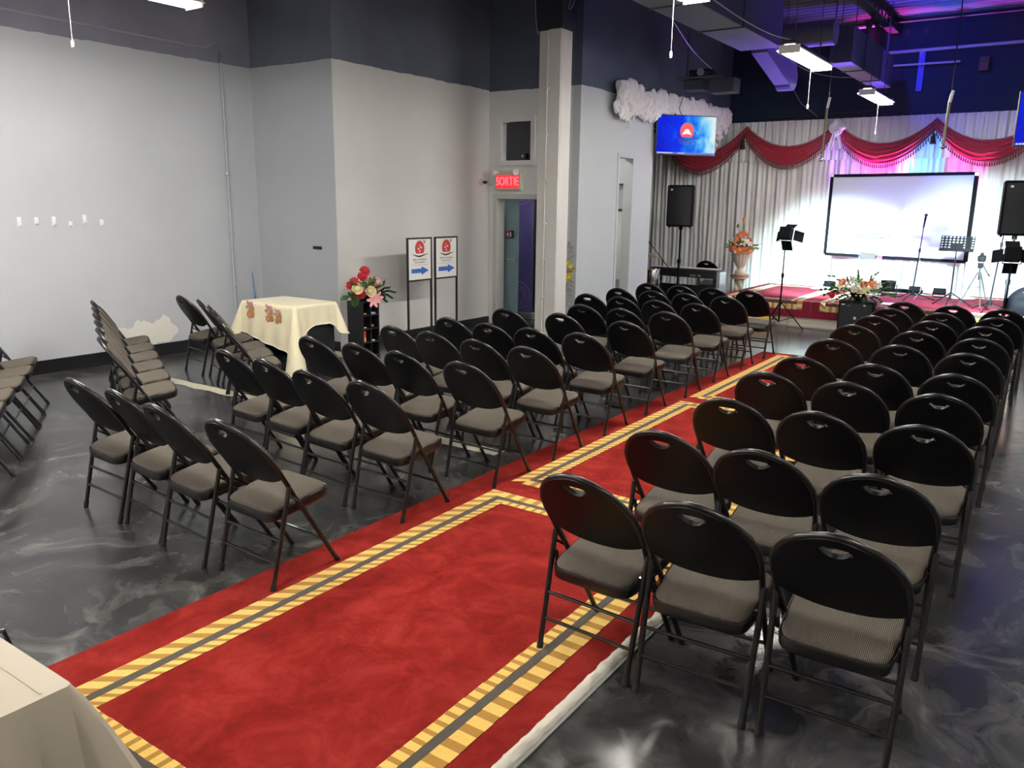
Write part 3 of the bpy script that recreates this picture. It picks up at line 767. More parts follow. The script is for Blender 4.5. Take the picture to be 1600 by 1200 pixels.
# ------------------------------------------------------------------ flowers
def petal(mb, c, d, side, ln, wd, curl, mi):
    """one bent petal from c along d"""
    d = d.normalized(); side = side.normalized(); n = d.cross(side).normalized()
    pts = []
    prof = [(0, .25), (.35, .85), (.7, 1.0), (.92, .6), (1.0, .08)]
    rows = []
    for t_, w_ in prof:
        base = c+d*ln*t_+n*curl*ln*(t_*t_)
        rows.append([mb.bm.verts.new(base-side*wd*w_+n*.12*wd*w_), mb.bm.verts.new(base), mb.bm.verts.new(base+side*wd*w_+n*.12*wd*w_)])
    for a, b in zip(rows, rows[1:]):
        mb.face([a[0], a[1], b[1], b[0]], mi); mb.face([a[1], a[2], b[2], b[1]], mi)
def flower(kind, c, axis, r, m, parent):
    mb = MB(); ax = Vector(axis).normalized(); u = ax.orthogonal().normalized(); v = ax.cross(u); c = Vector(c)
    if kind == 'lily':
        for k in range(6):
            a = k*math.pi/3+random.random()*.2; s = u*math.cos(a)+v*math.sin(a)
            petal(mb, c, s*.85+ax*.6, ax.cross(s), r*1.15, r*.26, -.35, 0)
        for k in range(4): a = k*1.6; mb.tube([c, c+ax*r*.5+(u*math.cos(a)+v*math.sin(a))*r*.12], r*.03, 4)
    else:
        layers = [(8, .95, .25, .40), (7, .72, .65, .34), (6, .48, 1.1, .28), (4, .3, 2.2, .22)] if kind == 'rose' else [(10, 1, .15, .30), (9, .85, .5, .28), (8, .65, 1.0, .24), (6, .42, 1.8, .2)]
        for j, (n_, ln, up, wd) in enumerate(layers):
            for k in range(n_):
                a = (k+.5*j)*2*math.pi/n_+random.random()*.25; s = u*math.cos(a)+v*math.sin(a)
                petal(mb, c, s+ax*up, ax.cross(s), r*ln, r*wd*(1 if kind == 'rose' else .8), .25 if kind == 'rose' else .05, 0)
        mb.ball(c+ax*r*.22, r*.50, sub=2)
    return mb.build(kind, m, parent, angle=60, normals=False)
def leaf_spray(specs, name, m, parent):
    mb = MB()
    for c, d, ln, wd, nl in specs:
        c = Vector(c); d = Vector(d).normalized(); s = d.cross(Vector((0, 0, 1)))
        s = s.normalized() if s.length > .01 else Vector((1, 0, 0))
        tip = c+d*ln+Vector((0, 0, -.15*ln)); mid = c+d*ln*.55+Vector((0, 0, .04*ln))
        mb.tube([c, mid, tip], [.004, .003, .0015], 4)
        for k in range(nl):
            f = (k+1)/(nl+1); p_ = c.lerp(mid, f*2) if f < .5 else mid.lerp(tip, f*2-1)
            for sg in (-1, 1): petal(mb, p_, d*.8+s*sg*.9, d.cross(s*sg), ln*.34*(1-.4*f), wd, -.2, 0)
        petal(mb, tip-d*.02, d, s, ln*.3, wd, -.1, 0)
    return mb.build(name, m, parent, angle=60, normals=False)

# ------------------------------------------------------------------ cube shelf with flowers and small things
sh = thing('cube_shelf', 'small black cubby shelf standing against the side wall under red flowers', 'shelf', (-6.80, 6.56, 0))
mb = MB()
SW, SD, SHH = .27, .24, .64        # local x is depth (towards +X), y along the wall
mb.box(0, SD, 0, .018, 0, SHH).box(0, SD, SW-.018, SW, 0, SHH).box(0, SD, SW/2-.006, SW/2+.006, 0, SHH)
for k in range(5): mb.box(0, SD-.002, .018, SW-.018, k*(SHH-.016)/4, k*(SHH-.016)/4+.016)
mb.build('carcass', m_black, sh, smooth=False)
MB().box(-.004, 0, 0, SW, 0, SHH).build('back_panel', m_black_matte, sh, smooth=False)
rowz = [k*(SHH-.016)/4+.016 for k in range(4)]
def sx(y): return 6.56+y
o = MB().lathe([(.012, 0), (.035, .006), (.04, .016), (.036, .016), (.012, .008)], 18, c=(-6.62, sx(.07), rowz[3])).build('dish', m_f_cream)
tag(o, 'small cream dish in the top left cubby of the black shelf', 'dish')
tag(MB().box(-6.74, -6.585, sx(.152), sx(.235), rowz[3], rowz[3]+.018, bev=.002).build('booklet', m_lilac, smooth=False), 'lilac booklet lying in the top right cubby of the black shelf', 'book')
tag(MB().box(-6.72, -6.60, sx(.03), sx(.10), rowz[2], rowz[2]+.012, bev=.002).build('card_box', m_urn, smooth=False), 'flat tan box in the second left cubby of the black shelf', 'box')
tag(MB().ball((-6.62, sx(.19), rowz[2]+.018), .03, (1.2, 1, .6), 2).build('grey_bundle', m_textgrey), 'small grey bundle in the second right cubby of the black shelf', 'bundle')
o = thing('carton', 'red and orange carton standing in the third left cubby', 'box', (-6.61, sx(.055), rowz[1]))
MB().box(-.02, .02, -.022, .022, .052, .125, bev=.002).build('upper_half', m_redbox, o, smooth=False)
MB().box(-.02, .02, -.022, .022, 0, .051, bev=.002).build('lower_half', m_orangebox, o, smooth=False)
tag(MB().box(-6.64, -6.58, sx(.16), sx(.21), rowz[1], rowz[1]+.014, bev=.003).build('white_packet', m_white), 'small white packet in the third right cubby of the black shelf', 'packet')
fa = thing('flower_arrangement', 'red, pink and cream flowers with leaves on the black cubby shelf', 'flowers', (-6.67, 6.70, .64))
MB().lathe([(.05, 0), (.07, .03), (.075, .06), (.06, .062)], 16).build('pot', m_black, fa)
C0 = Vector((0, 0, .05))
for kind, y, z, xo, r_, m in (('carnation', 0.02, .30, 0, .055, m_f_red), ('carnation', -.045, .245, .02, .05, m_f_red), ('carnation', -.185, .19, .02, .05, m_f_red), ('carnation', -.225, .155, .0, .045, m_f_red),
        ('rose', -.175, .115, .06, .062, m_f_cream), ('carnation', -.195, .045, .03, .045, m_f_red), ('carnation', -.12, .055, .06, .05, m_f_red), ('rose', -.075, .125, .06, .05, m_f_pink), ('rose', .0, .075, .10, .062, m_f_cream),
        ('rose', .125, .155, .07, .07, m_f_pink), ('carnation', .19, .15, .02, .05, m_f_red), ('lily', .01, -.025, .13, .06, m_f_pink), ('lily', .115, .0, .10, .055, m_f_pink), ('carnation', .06, .235, .0, .04, m_f_pink)):
    flower(kind, (xo, y*.92, z+.03), (xo+.45, y*1.2-.25, .5*z+.12), r_*1.25, m, fa)
leaf_spray([((0, y*.2, .06), (random.uniform(0, .5), y, z), l*.82, .013, 7) for y, z, l in ((-.9, .05, .26), (-.6, -.25, .24), (.9, .15, .30), (.9, -.15, .27), (.6, .6, .28), (-.5, .7, .28), (.1, .9, .30), (.3, .8, .28), (-.2, .8, .25), (.5, -.05, .22), (-.8, .4, .22), (.9, .5, .24), (.7, -.3, .25))], 'foliage', m_leaf, fa)
leaf_spray([((.03, y*.2, .08), (.5, y, z), l, .022, 4) for y, z, l in ((.1, .8, .2), (.4, .5, .2), (-.3, .6, .2), (.2, .4, .22), (-.1, .9, .22))], 'light_foliage', m_leaf2, fa)

# ------------------------------------------------------------------ sign stands
def emblem(par, mred, mwhite, mdark, T, s, tv=False):
    """round sun with an open book, a bird and a wave; T maps local (x right, y out, z up)"""
    def M3(p): return T @ Vector(p)
    mb = MB(); n = 36
    mb.extrude_poly([M3((s*.5*math.cos(a), -.001, s*max(.55*math.sin(a), -.36))) for a in [2*math.pi*k/n for k in range(n)]], T.to_3x3() @ Vector((0, -.001, 0)))
    mb.build('emblem_sun', mred, par, smooth=False)
    mb = MB()
    if tv: shapes = [[(-.36, -.22), (-.14, .10), (0, .16), (.14, .10), (.36, -.22), (0, -.15)]]
    else: shapes = [[(-.24, -.04), (-.12, .08), (-.06, .0), (-.12, -.10)], [(.24, .06), (.10, .12), (.05, .02), (.14, -.02)], [(-.09, -.22), (0, -.10), (.09, -.22), (0, -.27)], [(-.05, .14), (0, .25), (.05, .14)]]
    for sh_ in shapes: mb.extrude_poly([M3((s*x, -.0022, s*z)) for x, z in sh_], T.to_3x3() @ Vector((0, -.0008, 0)))
    mb.build('emblem_book', mwhite, par, smooth=False)
    mb = MB()
    top = [(-.85+1.75*k/16, -.42-.10*math.sin((k/16)*math.pi*1.7-.6)-(.10*(k/16))) for k in range(17)]
    w = [(.05*math.sin(math.pi*k/16)+.004) for k in range(17)]
    mb.extrude_poly([M3((s*x, -.0032, s*(z+ww))) for (x, z), ww in zip(top, w)]+[M3((s*x, -.0032, s*(z-ww))) for (x, z), ww in reversed(list(zip(top, w)))], T.to_3x3() @ Vector((0, -.0006, 0)))
    mb.extrude_poly([M3((s*x, -.0032, s*z)) for x, z in ((.34, .66), (.44, .56), (.52, .42), (.58, .54), (.68, .60), (.56, .40), (.50, .34), (.42, .46))], T.to_3x3() @ Vector((0, -.0006, 0)))
    mb.build('emblem_bird_and_wave', mdark, par, smooth=False)
def sign_stand(y, dx, label):
    W, Hh, Tp = .215, .255, 1.335
    o = thing('sign_stand', label, 'sign', (-6.56+dx, y, 0), R(90), 'poster stands by the side wall')
    for s in (-1, 1):
        p = MB().box(s*W-.011, s*W+.011, -.011, .011, 0.012, Tp, bev=.002).build('post', m_black, o, smooth=False)
        MB().box(s*W-.013, s*W+.013, -.16, .16, 0, .014, bev=.003).build('foot', m_black, p, smooth=False)
    for z in (Tp-.02, Tp-.525): MB().box(-W, W, -.010, .010, z, z+.02, bev=.002).build('frame_rail', m_black, o, smooth=False)
    MB().box(-W+.01, W-.01, -.006, .004, Tp-.507, Tp-.018).build('poster', m_paper, o, smooth=False)
    T = Matrix.Translation((0.0, -.006, Tp-.13))
    emblem(o, m_logored, m_paper, m_logodark, T, .17)
    RX = Matrix.Rotation(R(90), 4, 'X')
    text('Eglise Evangelique', .036, 'print_line', m_textgrey, o, Matrix.Translation((0, -.0075, Tp-.262)) @ RX, .0005)
    text('de Restauration', .030, 'print_line', m_textgrey, o, Matrix.Translation((0, -.0075, Tp-.297)) @ RX, .0005)
    MB().box(-.15, .15, -.0075, -.006, Tp-.332, Tp-.329).build('rule_line', m_textgrey, o, smooth=False)
    z = Tp-.40
    MB().extrude_poly([(x, -.0062, z+dz) for x, dz in ((-.155, .026), (.03, .026), (.03, .052), (.165, 0), (.03, -.052), (.03, -.026), (-.155, -.026))], (0, -.0015, 0)).build('arrow', m_bluearrow, o, smooth=False)
sign_stand(7.55, 0, 'left poster stand with red emblem and blue arrow')
sign_stand(8.06, 0, 'right poster stand with red emblem and blue arrow, nearer the door')

# ------------------------------------------------------------------ yellow flowers behind the column
fa = thing('hanging_flowers', 'yellow flowers with dark twigs on the wall behind the column', 'flowers', (-5.71, 9.69, 0))
for k in range(9):
    flower('lily', (random.uniform(-.09, .10), -.05-random.random()*.05, random.uniform(.72, 1.02)), (random.uniform(-.5, .5), -1, random.uniform(-.2, .5)), .045, m_f_yellow, fa)
leaf_spray([((0, -.03, .95), (.15, -.2, .9), .30, .016, 4), ((0, -.03, .9), (-.2, -.2, .8), .28, .016, 4), ((0, -.03, .8), (.2, -.2, -.8), .30, .014, 4), ((.02, -.03, .75), (-.1, -.2, -.9), .34, .014, 4), ((0, -.03, .8), (.3, -.2, .3), .2, .014, 3)], 'twigs', m_textgrey, fa)
MB().tube([(0, -.004, .70), (0, -.03, .85), (0, -.004, 1.0)], .005, 5).build('stem', m_leaf2, fa)

# ------------------------------------------------------------------ stage
STZ = .385
m_crimson = speckle('stage_rug_crimson', (0.17, 0.010, 0.024), (0.21, 0.014, 0.032), 30, sheen=0.0)
m_litgold = speckle('stage_rug_lit_gold', (0.62, 0.52, 0.28), (0.72, 0.62, 0.36), 60)  # rug gold with the floodlight bleaching put into its colour
st = thing('stage_platform', 'low stage platform with cream plinth at the far end', 'stage', (0, 0, 0))
MB().box(-4.50, 2.6, 12.40, 14.86, .03, STZ-.004, bev=.004).build('deck', m_stagecream, st, smooth=False)
MB().box(-4.46, 2.6, 12.375, 12.399, 0, .10, bev=.003).box(-4.46, 2.6, 12.36, 12.374, 0, .035, bev=.002).build('plinth_board', m_stagecream, st, smooth=False)
def stage_map(u, v, h):
    # v runs from the back towards the front edge, then down the front
    Lt = 14.82-12.385
    if v <= Lt-.012: return (u, 14.82-v, STZ-.003+h)
    if v <= Lt+.012:
        a = (v-Lt+.012)/.024*math.pi/2; return (u, 12.397-(.012+h)*math.sin(a), STZ-.015+(.012+h)*math.cos(a))
    return (u, 12.385-h, STZ-.015-(v-Lt-.012))
for (a, b, frs, lab) in ((-4.52, -3.12, [(-4.40, -3.24, .20, 2.565)], 'left red rug with gold frame draped over the stage front'), (-3.115, .60, [(-2.99, .5, .20, 2.565)], 'right red rug with gold frame draped over the stage front')):
    o = thing('stage_rug', lab, 'carpet', (0, 0, 0), 0, 'red rugs over the stage')
    rug_mesh(stage_map, a, b, 0, 2.435+.245, frs, 90).build('pile', [m_crimson, m_litgold, m_ochre, m_rugdark], o, smooth=True)
    MB().box(a, b, 12.39, 14.82, STZ-.003, STZ+.0075).build('backing', m_backing, o, smooth=False)
o = thing('step', 'small carpeted step standing at the left front of the stage', 'step', (-3.87, 12.14, 0))
MB().box(-.30, .28, -.10, .12, .0, .145, bev=.004).build('box', m_wood, o, smooth=False)
MB().box(-.32, .30, -.12, .12, .147, .160, bev=.005).build('tread_carpet', m_red, o, smooth=False)
MB().box(-.32, .30, -.125, -.12, .10, .158).build('gold_edge', m_gold, o, smooth=False)

# curtain: pleated white drape with a gathered heading
def pleat(x, z):
    k = .55+.45*noise.noise((x*1.3, 0, 3))
    y = .030*k*math.sin(x*34+1.8*math.sin(x*2.3)+.5*noise.noise((x*2, z*.4, 0)))+.012*math.sin(x*71+z*.6)
    return y*(1.0 if z < 2.6 else .75)+.035*noise.noise((x*3, z*.8, 5))
cu = thing('stage_curtain', 'white pleated curtain hanging across the back of the stage', 'curtain', (0, 0, 0))
mb = MB(); mb.grid(lambda a, b: (lerp(-7.6, 2.8, a), 15.0+pleat(lerp(-7.6, 2.8, a), b*3.0), lerp(.02, 3.12, b)), 1150, 16)
mb.build('drape', m_curtain, cu, angle=80, normals=False)
mb = MB()
def head(a, b):
    x = lerp(-5.5, 2.8, a); z = lerp(2.55, 3.225, b)
    return (x, 14.93+.016*math.sin(x*46+1.5*math.sin(x*3))+.008*math.sin(x*97), z)
mb.grid(head, 900, 4); mb.build('heading', m_curtain, cu, angle=80, normals=False)
MB().tube([(-7.6, 14.99, 3.19), (2.8, 14.99, 3.19)], .018, 8).build('rail', m_steel, cu)

# crimson swags
def swag(xa, za, xb, zb_, label, w0=.20):
    o = thing('swag', label, 'swag', (0, 0, 0), 0, 'crimson swags along the curtain')
    def fn(a, b):
        sag = 4*a*(1-a); zl = lerp(za, zb_, a)
        top = zl-.36*sag-.0*a; bot = zl-w0-.50*sag
        z = lerp(top, bot, b)
        y = 14.87-.05*sag*math.sin(b*math.pi*.75)-.022*abs(math.sin(b*math.pi*4.5+.6*math.sin(a*6)))*(.4+.6*sag)-.012*math.sin(b*29+a*3)
        y = lerp(14.965, y, min(1, b/.06))
        return (lerp(xa, xb, a), y, z)
    MB().grid(fn, 46, 26).build('drapery', m_swag, o, angle=80, normals=False)
    mb = MB()
    for k in range(46):
        a = (k+.5)/46; p = Vector(fn(a, 1.0))
        mb.tube([(p.x, p.y, p.z+.005), (p.x, p.y, p.z-.02)], .004, 4)
        mb.lathe([(.003, -.02), (.011, -.035), (.008, -.045), (.014, -.078)], 6, c=(p.x, p.y, p.z))
    mb.tube([fn(k/40, 1.0) for k in range(41)], .009, 5); mb.build('fringe', m_fringe, o)
    return o
PK = [(-6.68, 3.02), (-5.15, 3.17), (-3.60, 3.17), (-2.08, 3.18), (-.55, 3.18), (1.0, 3.18)]
LABS = ['leftmost crimson swag, partly behind the hung television', 'second crimson swag from left, between white clouds and white bow', 'third crimson swag, right of the white bow above the screen', 'fourth crimson swag from left, lit pink at its lower edge', 'rightmost crimson swag at the photo edge']
for k in range(5): swag(*PK[k], *PK[k+1], LABS[k])
def tassel(x, lab):
    o = thing('tassel', lab, 'tassel', (x, 14.80, 2.92), 0, 'dark tassels between the swags')
    MB().tube([(0, .03, .06), (0, 0, .0)], .006, 5).build('cord', m_tassel, o)
    MB().lathe([(.008, .01), (.022, -.01), (.02, -.03), (.026, -.05), (.05, -.16), (.045, -.165)], 12).build('skirt', m_tassel, o)
tassel(-5.17, 'dark tassel left, between the first and second swags'); tassel(-2.09, 'dark tassel above the screen\'s right side, between third and fourth swags')
o = thing('bow', 'white ribbon bow pinned between the second and third swags', 'bow', (-3.56, 14.77, 3.0))
mb = MB()
for k in range(7):
    a = k*.9; mb.ball((.07*math.cos(a), -.03, .06+.075*math.sin(a)), .075, (1, .6, .75), 2, M=Matrix.Rotation(a, 4, 'Y'))
for v in mb.bm.verts: v.co += Vector(v.co).normalized()*.018*noise.noise(v.co*18)
mb.tube([(0, 0, .02), (0, .10, .02)], .05, 10); mb.build('loops', m_bow, o)
for s in (-1, 1):
    MB().grid(lambda a, b: (s*(.02+.07*b)+.05*(a-.5)*(1+b), -.05-.02*math.sin(a*9)-.01*b, .02-.30*b-.05*b*abs(a-.5)), 8, 10).build('tail', m_bow, o, angle=80, normals=False)

# cotton clouds along the header
mb = MB(); rnd = random.Random(3)
NC = 150
for k in range(NC):
    f = k/(NC-1); y = lerp(10.50, 14.72, f)
    depth = .27+.14*noise.noise((f*9, 0, 0)) if f < .2 else .24+.16*noise.noise((f*7, 2, 0))
    for j in range(3):
        z = 3.33-.05*rnd.random()-depth*j/2.4*(.7+.5*rnd.random())+.05*noise.noise((f*14, 5, 0))
        r_ = (.062, .052, .040)[j]*(.8+.5*rnd.random())
        mb.ball((-5.50+.05*rnd.random()+(.03, .015, 0)[j], y+.04*(rnd.random()-.5), z), r_, (.75, .85, 1.1+1.1*rnd.random()), 3)
for (y, z, r_) in ((10.72, 3.0, .05), (10.80, 2.92, .04), (10.84, 2.84, .03), (11.0, 2.97, .04), (13.9, 2.93, .07), (14.2, 2.82, .06), (14.35, 2.93, .07), (14.22, 2.72, .045), (14.08, 2.70, .03), (12.9, 3.0, .08), (13.3, 2.97, .08)): mb.ball((-5.48, y, z), r_, sub=3)
for v in mb.bm.verts: v.co += Vector((1, .6, 1))*.045*noise.noise(v.co*7)+Vector((.6, 1, -1))*.03*noise.noise(v.co*19)+Vector((1, -.5, .8))*.016*noise.noise(v.co*47)
tag(mb.build('cotton_clouds', m_cotton, angle=180), 'fluffy white cotton clouds along the top of the left partition', 'decoration')

# ------------------------------------------------------------------ televisions
def television(loc, rz, label, arm):
    o = thing('television', label, 'television', loc, rz, 'wall televisions showing the emblem')
    MB().box(-.52, .52, -.0, .05, -.30, .30, bev=.008).build('casing', m_black, o, smooth=False)
    s = MB().box(-.505, .505, -.004, .0, -.280, .288).build('screen', m_tv, o, smooth=False)
    T = Matrix.Translation((.0, -.0045, .06))
    emblem(s, m_tvred, m_tvwhite, m_tvdark, T, .235, True)
    text('Eglise Evangelique', .045, 'print_line', m_tvdark, s, Matrix.Translation((.03, -.0055, -.10)) @ Matrix.Rotation(R(90), 4, 'X'), .0005)
    text('de Restauration', .035, 'print_line', m_tvdark, s, Matrix.Translation((.03, -.0055, -.14)) @ Matrix.Rotation(R(90), 4, 'X'), .0005)
    b = MB().box(-.505, .505, -.006, -.004, -.280, -.254).build('taskbar', m_tvbar, s, smooth=False)
    mb = MB()
    for k in range(9): mb.box(-.49+k*.03, -.472+k*.03, -.0075, -.006, -.274, -.260)
    for k in range(3): mb.box(-.13+k*.04, -.112+k*.04, -.0075, -.006, -.274, -.260)
    mb.build('icons', m_tvwhite, b, smooth=False)
    if arm: MB().tube(arm, .02, 8).build('mount_arm', m_black, o)
tvr = math.atan2(.78, .62)
television((-5.20, 12.30, 2.815), tvr, 'wide television with blue emblem picture hung by the left partition', [(-.1, .05, .1), (-.1, .20, .2), (-.1, .25, .45)])
television((-.22, 11.05, 2.74), R(8), 'second television, cut by the right photo edge above the loudspeaker', [(0, .05, .1), (0, .12, .2), (0, .14, 2.0)])

# ------------------------------------------------------------------ loudspeakers on stands
def loudspeaker(loc, rz, label, w=.21, h=.66):
    o = thing('loudspeaker', label, 'speaker', loc, rz, 'black loudspeakers on poles')
    mb = MB(); d0, d1 = -.17, .17
    mb.extrude_poly([(-w, d0, 0), (w, d0, 0), (w*.96, .0, 0), (w*.62, d1, 0), (-w*.62, d1, 0), (-w*.96, 0, 0)], (0, 0, h))
    bmesh.ops.bevel(mb.bm, geom=list(mb.bm.edges), offset=.014, segments=2, affect='EDGES')
    mb.build('cabinet', m_gear, o, smooth=False)
    g = MB(); g.grid(lambda a, b: (lerp(-w+.022, w-.022, a), d0-.004-.016*math.sin(a*math.pi), lerp(.03, h-.03, b)), 14, 4); g.build('grille', m_grille, o)
    MB().box(-w*.72, -w*.56, d0-.014, d0-.008, h-.085, h-.06, bev=.001).build('badge', m_white, o, smooth=False)
    MB().lathe([(.03, -.05), (.03, .0)], 14).build('pole_socket', m_gear, o)
    for s in (-1, 1): MB().lathe([(.012, -.02), (.014, 0)], 8, c=(s*w*.8, -.10, 0)).build('foot', m_gear, o)
def tripod(loc, rz, label, height, rr, spread, hub=.42, knobs=True, name='speaker_stand', cat='stand', r0=.019):
    o = thing(name, label, cat, loc, rz)
    MB().tube([(0, 0, .10), (0, 0, height*.62)], r0, 10).build('lower_pole', m_gear, o)
    MB().tube([(0, 0, height*.60), (0, 0, height)], r0*.72, 10).build('upper_pole', m_gear, o)
    MB().lathe([(r0*1.6, -.03), (r0*1.6, .03)], 12, c=(0, 0, height*.62)).build('collar', m_gear, o)
    MB().lathe([(r0*1.5, -.02), (r0*1.7, .0), (r0*1.5, .02)], 12, c=(0, 0, hub)).build('hub', m_gear, o)
    for k in range(3):
        a = k*2*math.pi/3; c, s = math.cos(a), math.sin(a)
        l = MB().tube([(c*.02, s*.02, hub), (c*spread, s*spread, .012)], rr, 6).build('leg', m_gear, o)
        MB().ball((c*spread, s*spread, .014), .014, sub=1).build('foot_tip', m_gear, l)
        MB().tube([(c*.02, s*.02, .12), (c*spread*.55, s*spread*.55, hub-(hub-.012)*.55)], rr*.7, 5).build('brace', m_gear, o)
    return o
loudspeaker((-5.40, 12.75, 1.415), R(10), 'black loudspeaker on a pole at the left of the stage')
tripod((-5.40, 12.75, 0), R(15), 'black tripod stand under the left loudspeaker', 1.37, .011, .50)
loudspeaker((-.64, 11.95, 1.44), R(14), 'black loudspeaker on a pole at the right photo edge')
tripod((-.64, 11.95, 0), R(40), 'black tripod stand under the right loudspeaker', 1.395, .011, .36)

# ------------------------------------------------------------------ floodlights with barn doors
def flood(loc, label, height, aim, watts, col, spot, blend=.25):
    o = tripod(loc, R(20), label, height-.12, .009, .34, hub=.38, name='floodlight_stand', cat='stage light', r0=.013)
    d = Vector(aim)-Vector((loc[0], loc[1], height)); Rm = d.to_track_quat('Y', 'Z').to_matrix().to_4x4()
    T = Matrix.Translation((0, 0, height)); T = Matrix.Rotation(-R(20), 4, 'Z') @ T @ Rm
    MB().box(-.085, .085, -.07, .06, -.085, .085, bev=.012, M=T).build('lamp_housing', m_gear, o, smooth=False)
    MB().box(-.07, .07, .0605, .064, -.07, .07, M=T).build('lens', m_lens, o, smooth=False)
    for ax, sg in (('X', 1), ('X', -1), ('Y', 1), ('Y', -1)):
        if ax == 'X': MM = T @ Matrix.Translation((sg*.095, .06, 0)) @ Matrix.Rotation(-sg*R(38), 4, 'Z'); q = MB().box(-.003, .003, 0, .16, -.075, .075, M=MM)
        else: MM = T @ Matrix.Translation((0, .06, sg*.095)) @ Matrix.Rotation(sg*R(38), 4, 'X'); q = MB().box(-.075, .075, 0, .16, -.003, .003, M=MM)
        q.build('barn_door', m_gear, o, smooth=False)
    MB().tube([T @ Vector((-.095, 0, 0)), T @ Vector((-.095, 0, -.11)), T @ Vector((.095, 0, -.11)), T @ Vector((.095, 0, 0))], .007, 6).build('yoke', m_gear, o)
    L = bpy.data.lights.new('flood_beam', 'SPOT'); L.energy = watts; L.color = col; L.spot_size = R(spot); L.spot_blend = blend; L.shadow_soft_size = .05
    lo = bpy.data.objects.new('flood_beam', L); COL.objects.link(lo); lo.parent = o
    lo.matrix_local = T @ Matrix.Translation((0, .12, 0)) @ Matrix.Rotation(R(90), 4, 'X')
    return o
flood((-3.44, 11.93, 0), 'black floodlight with barn doors on a tripod, left of centre', 1.38, (-3.25, 15, .34), FLOOD, (.70, .94, 1.0), 72, .75)
flood((-.595, 11.25, 0), 'black floodlight with barn doors on a tripod by the right loudspeaker', 1.24, (-1.15, 15, .32), FLOOD*1.2, (.70, .94, 1.0), 70, .75)

# stage wash lamps on the floor
def colour_spot(loc, aim, watts, col, size, par, blend=.6):
    L = bpy.data.lights.new('wash_beam', 'SPOT'); L.energy = watts; L.color = col; L.spot_size = R(size); L.spot_blend = blend; L.shadow_soft_size = .03
    lo = bpy.data.objects.new('wash_beam', L); COL.objects.link(lo); lo.parent = par
    d = Vector(aim)-Vector(loc); lo.matrix_world = Matrix.Translation(loc) @ d.to_track_quat('-Z', 'Y').to_matrix().to_4x4()
    pl = par.location; lo.location = Vector(loc)-pl
def wash_bar(x, y, label, rz=0):
    o = thing('wash_light', label, 'stage light', (x, y, STZ+.01), rz, 'small flood lamps on the stage floor')
    MB().box(-.09, .09, -.035, .035, .05, .14, bev=.008, M=Matrix.Rotation(R(-20), 4, 'X')).build('lamp_body', m_gear, o, smooth=False)
    MB().box(-.07, .07, -.05, .05, 0, .012, bev=.003).tube([(-.08, 0, .01), (-.10, 0, .09)], .006, 5).tube([(.08, 0, .01), (.10, 0, .09)], .006, 5).build('bracket', m_gear, o)
    MB().box(-.08, .08, .0355, .038, .06, .13, M=Matrix.Rotation(R(-20), 4, 'X')).build('lens', m_lens, o, smooth=False)
    return o
wb = [wash_bar(-3.36, 14.4, 'small black wash light at the stage back, by the screen stand foot'), wash_bar(-2.03, 14.35, 'small black wash light behind the straight microphone stand'), wash_bar(-1.67, 14.3, 'small black wash light behind the music stand')]
po = thing('par_can', 'round black spotlight sitting at the back of the stage', 'stage light', (-2.40, 14.2, STZ+.01))
MB().lathe([(.07, .05), (.105, .12), (.115, .22), (.10, .22), (.09, .15)], 20).build('can', m_gear, po)
MB().lathe([(.09, .206), (.02, .212)], 20).build('lens', m_magentalens, po)
MB().tube([(-.125, 0, .17), (-.13, 0, .02), (-.08, 0, .008), (.08, 0, .008), (.13, 0, .02), (.125, 0, .17)], .008, 6).box(-.14, .14, -.06, .06, 0, .008).build('yoke', m_gear, po)
hb = thing('wash_light', 'added colour wash light, unseen on the stage floor behind the projection screen', 'stage light', (-2.45, 14.66, STZ+.01), 0, 'small flood lamps on the stage floor')  # unseen bar added to throw colour onto curtain and swags
MB().box(-.5, .5, -.03, .03, .0, .06, bev=.01).build('lamp_bar', m_gear, hb, smooth=False)
colour_spot((-2.80, 14.66, .50), (-2.80, 14.93, 2.50), 2600, (1.0, .01, .38), 26, hb, .5)
colour_spot((-2.30, 14.66, .50), (-2.25, 14.95, 2.40), 2000, (.02, .25, 1.0), 24, hb)
colour_spot((-3.10, 14.66, .50), (-3.25, 14.90, 2.75), 600, (.42, .14, 1.0), 34, hb)
colour_spot((-1.75, 14.66, .50), (-1.55, 14.86, 2.6), 1300, (1.0, .02, .50), 22, hb, .6)
colour_spot((-2.40, 14.15, .66), (-2.2, 14.45, 2.1), 80, (.28, .26, 1.0), 70, po)
colour_spot((-2.40, 14.00, .66), (-3.0, 12.0, 4.75), 2000, (.20, .045, 1.0), 70, po)
colour_spot((-2.35, 14.00, .66), (-.8, 12.8, 4.75), 1700, (.04, .12, 1.0), 66, po)

# ------------------------------------------------------------------ projection screen on legs
o = thing('projection_screen', 'large white projection screen with black border standing on the stage', 'screen', (-2.43, 14.42, STZ+.01), R(-1.0))
ZB, ZTp, Wd = .56, 1.87, 1.055
sl = .05
mb = MB().extrude_poly([(-Wd, 0, ZB+.03), (Wd, 0, ZB), (Wd, 0, ZTp+.02), (-Wd, 0, ZTp)], (0, .012, 0)); mb.build('screen_cloth', m_screen, o, smooth=False)
fr = MB()
def bar(a, b, r_): 
    a, b = Vector(a), Vector(b); d = (b-a).normalized(); n_ = Vector((-d.z, 0, d.x))
    fr.extrude_poly([a+n_*r_+Vector((0, -.012, 0)), b+n_*r_+Vector((0, -.012, 0)), b-n_*r_+Vector((0, -.012, 0)), a-n_*r_+Vector((0, -.012, 0))], (0, .03, 0))
bar((-Wd, 0, ZTp), (Wd, 0, ZTp+.02), .024); bar((-Wd, 0, ZB+.03), (Wd, 0, ZB), .024); bar((-Wd, 0, ZB+.03), (-Wd, 0, ZTp), .024); bar((Wd, 0, ZB), (Wd, 0, ZTp+.02), .03)
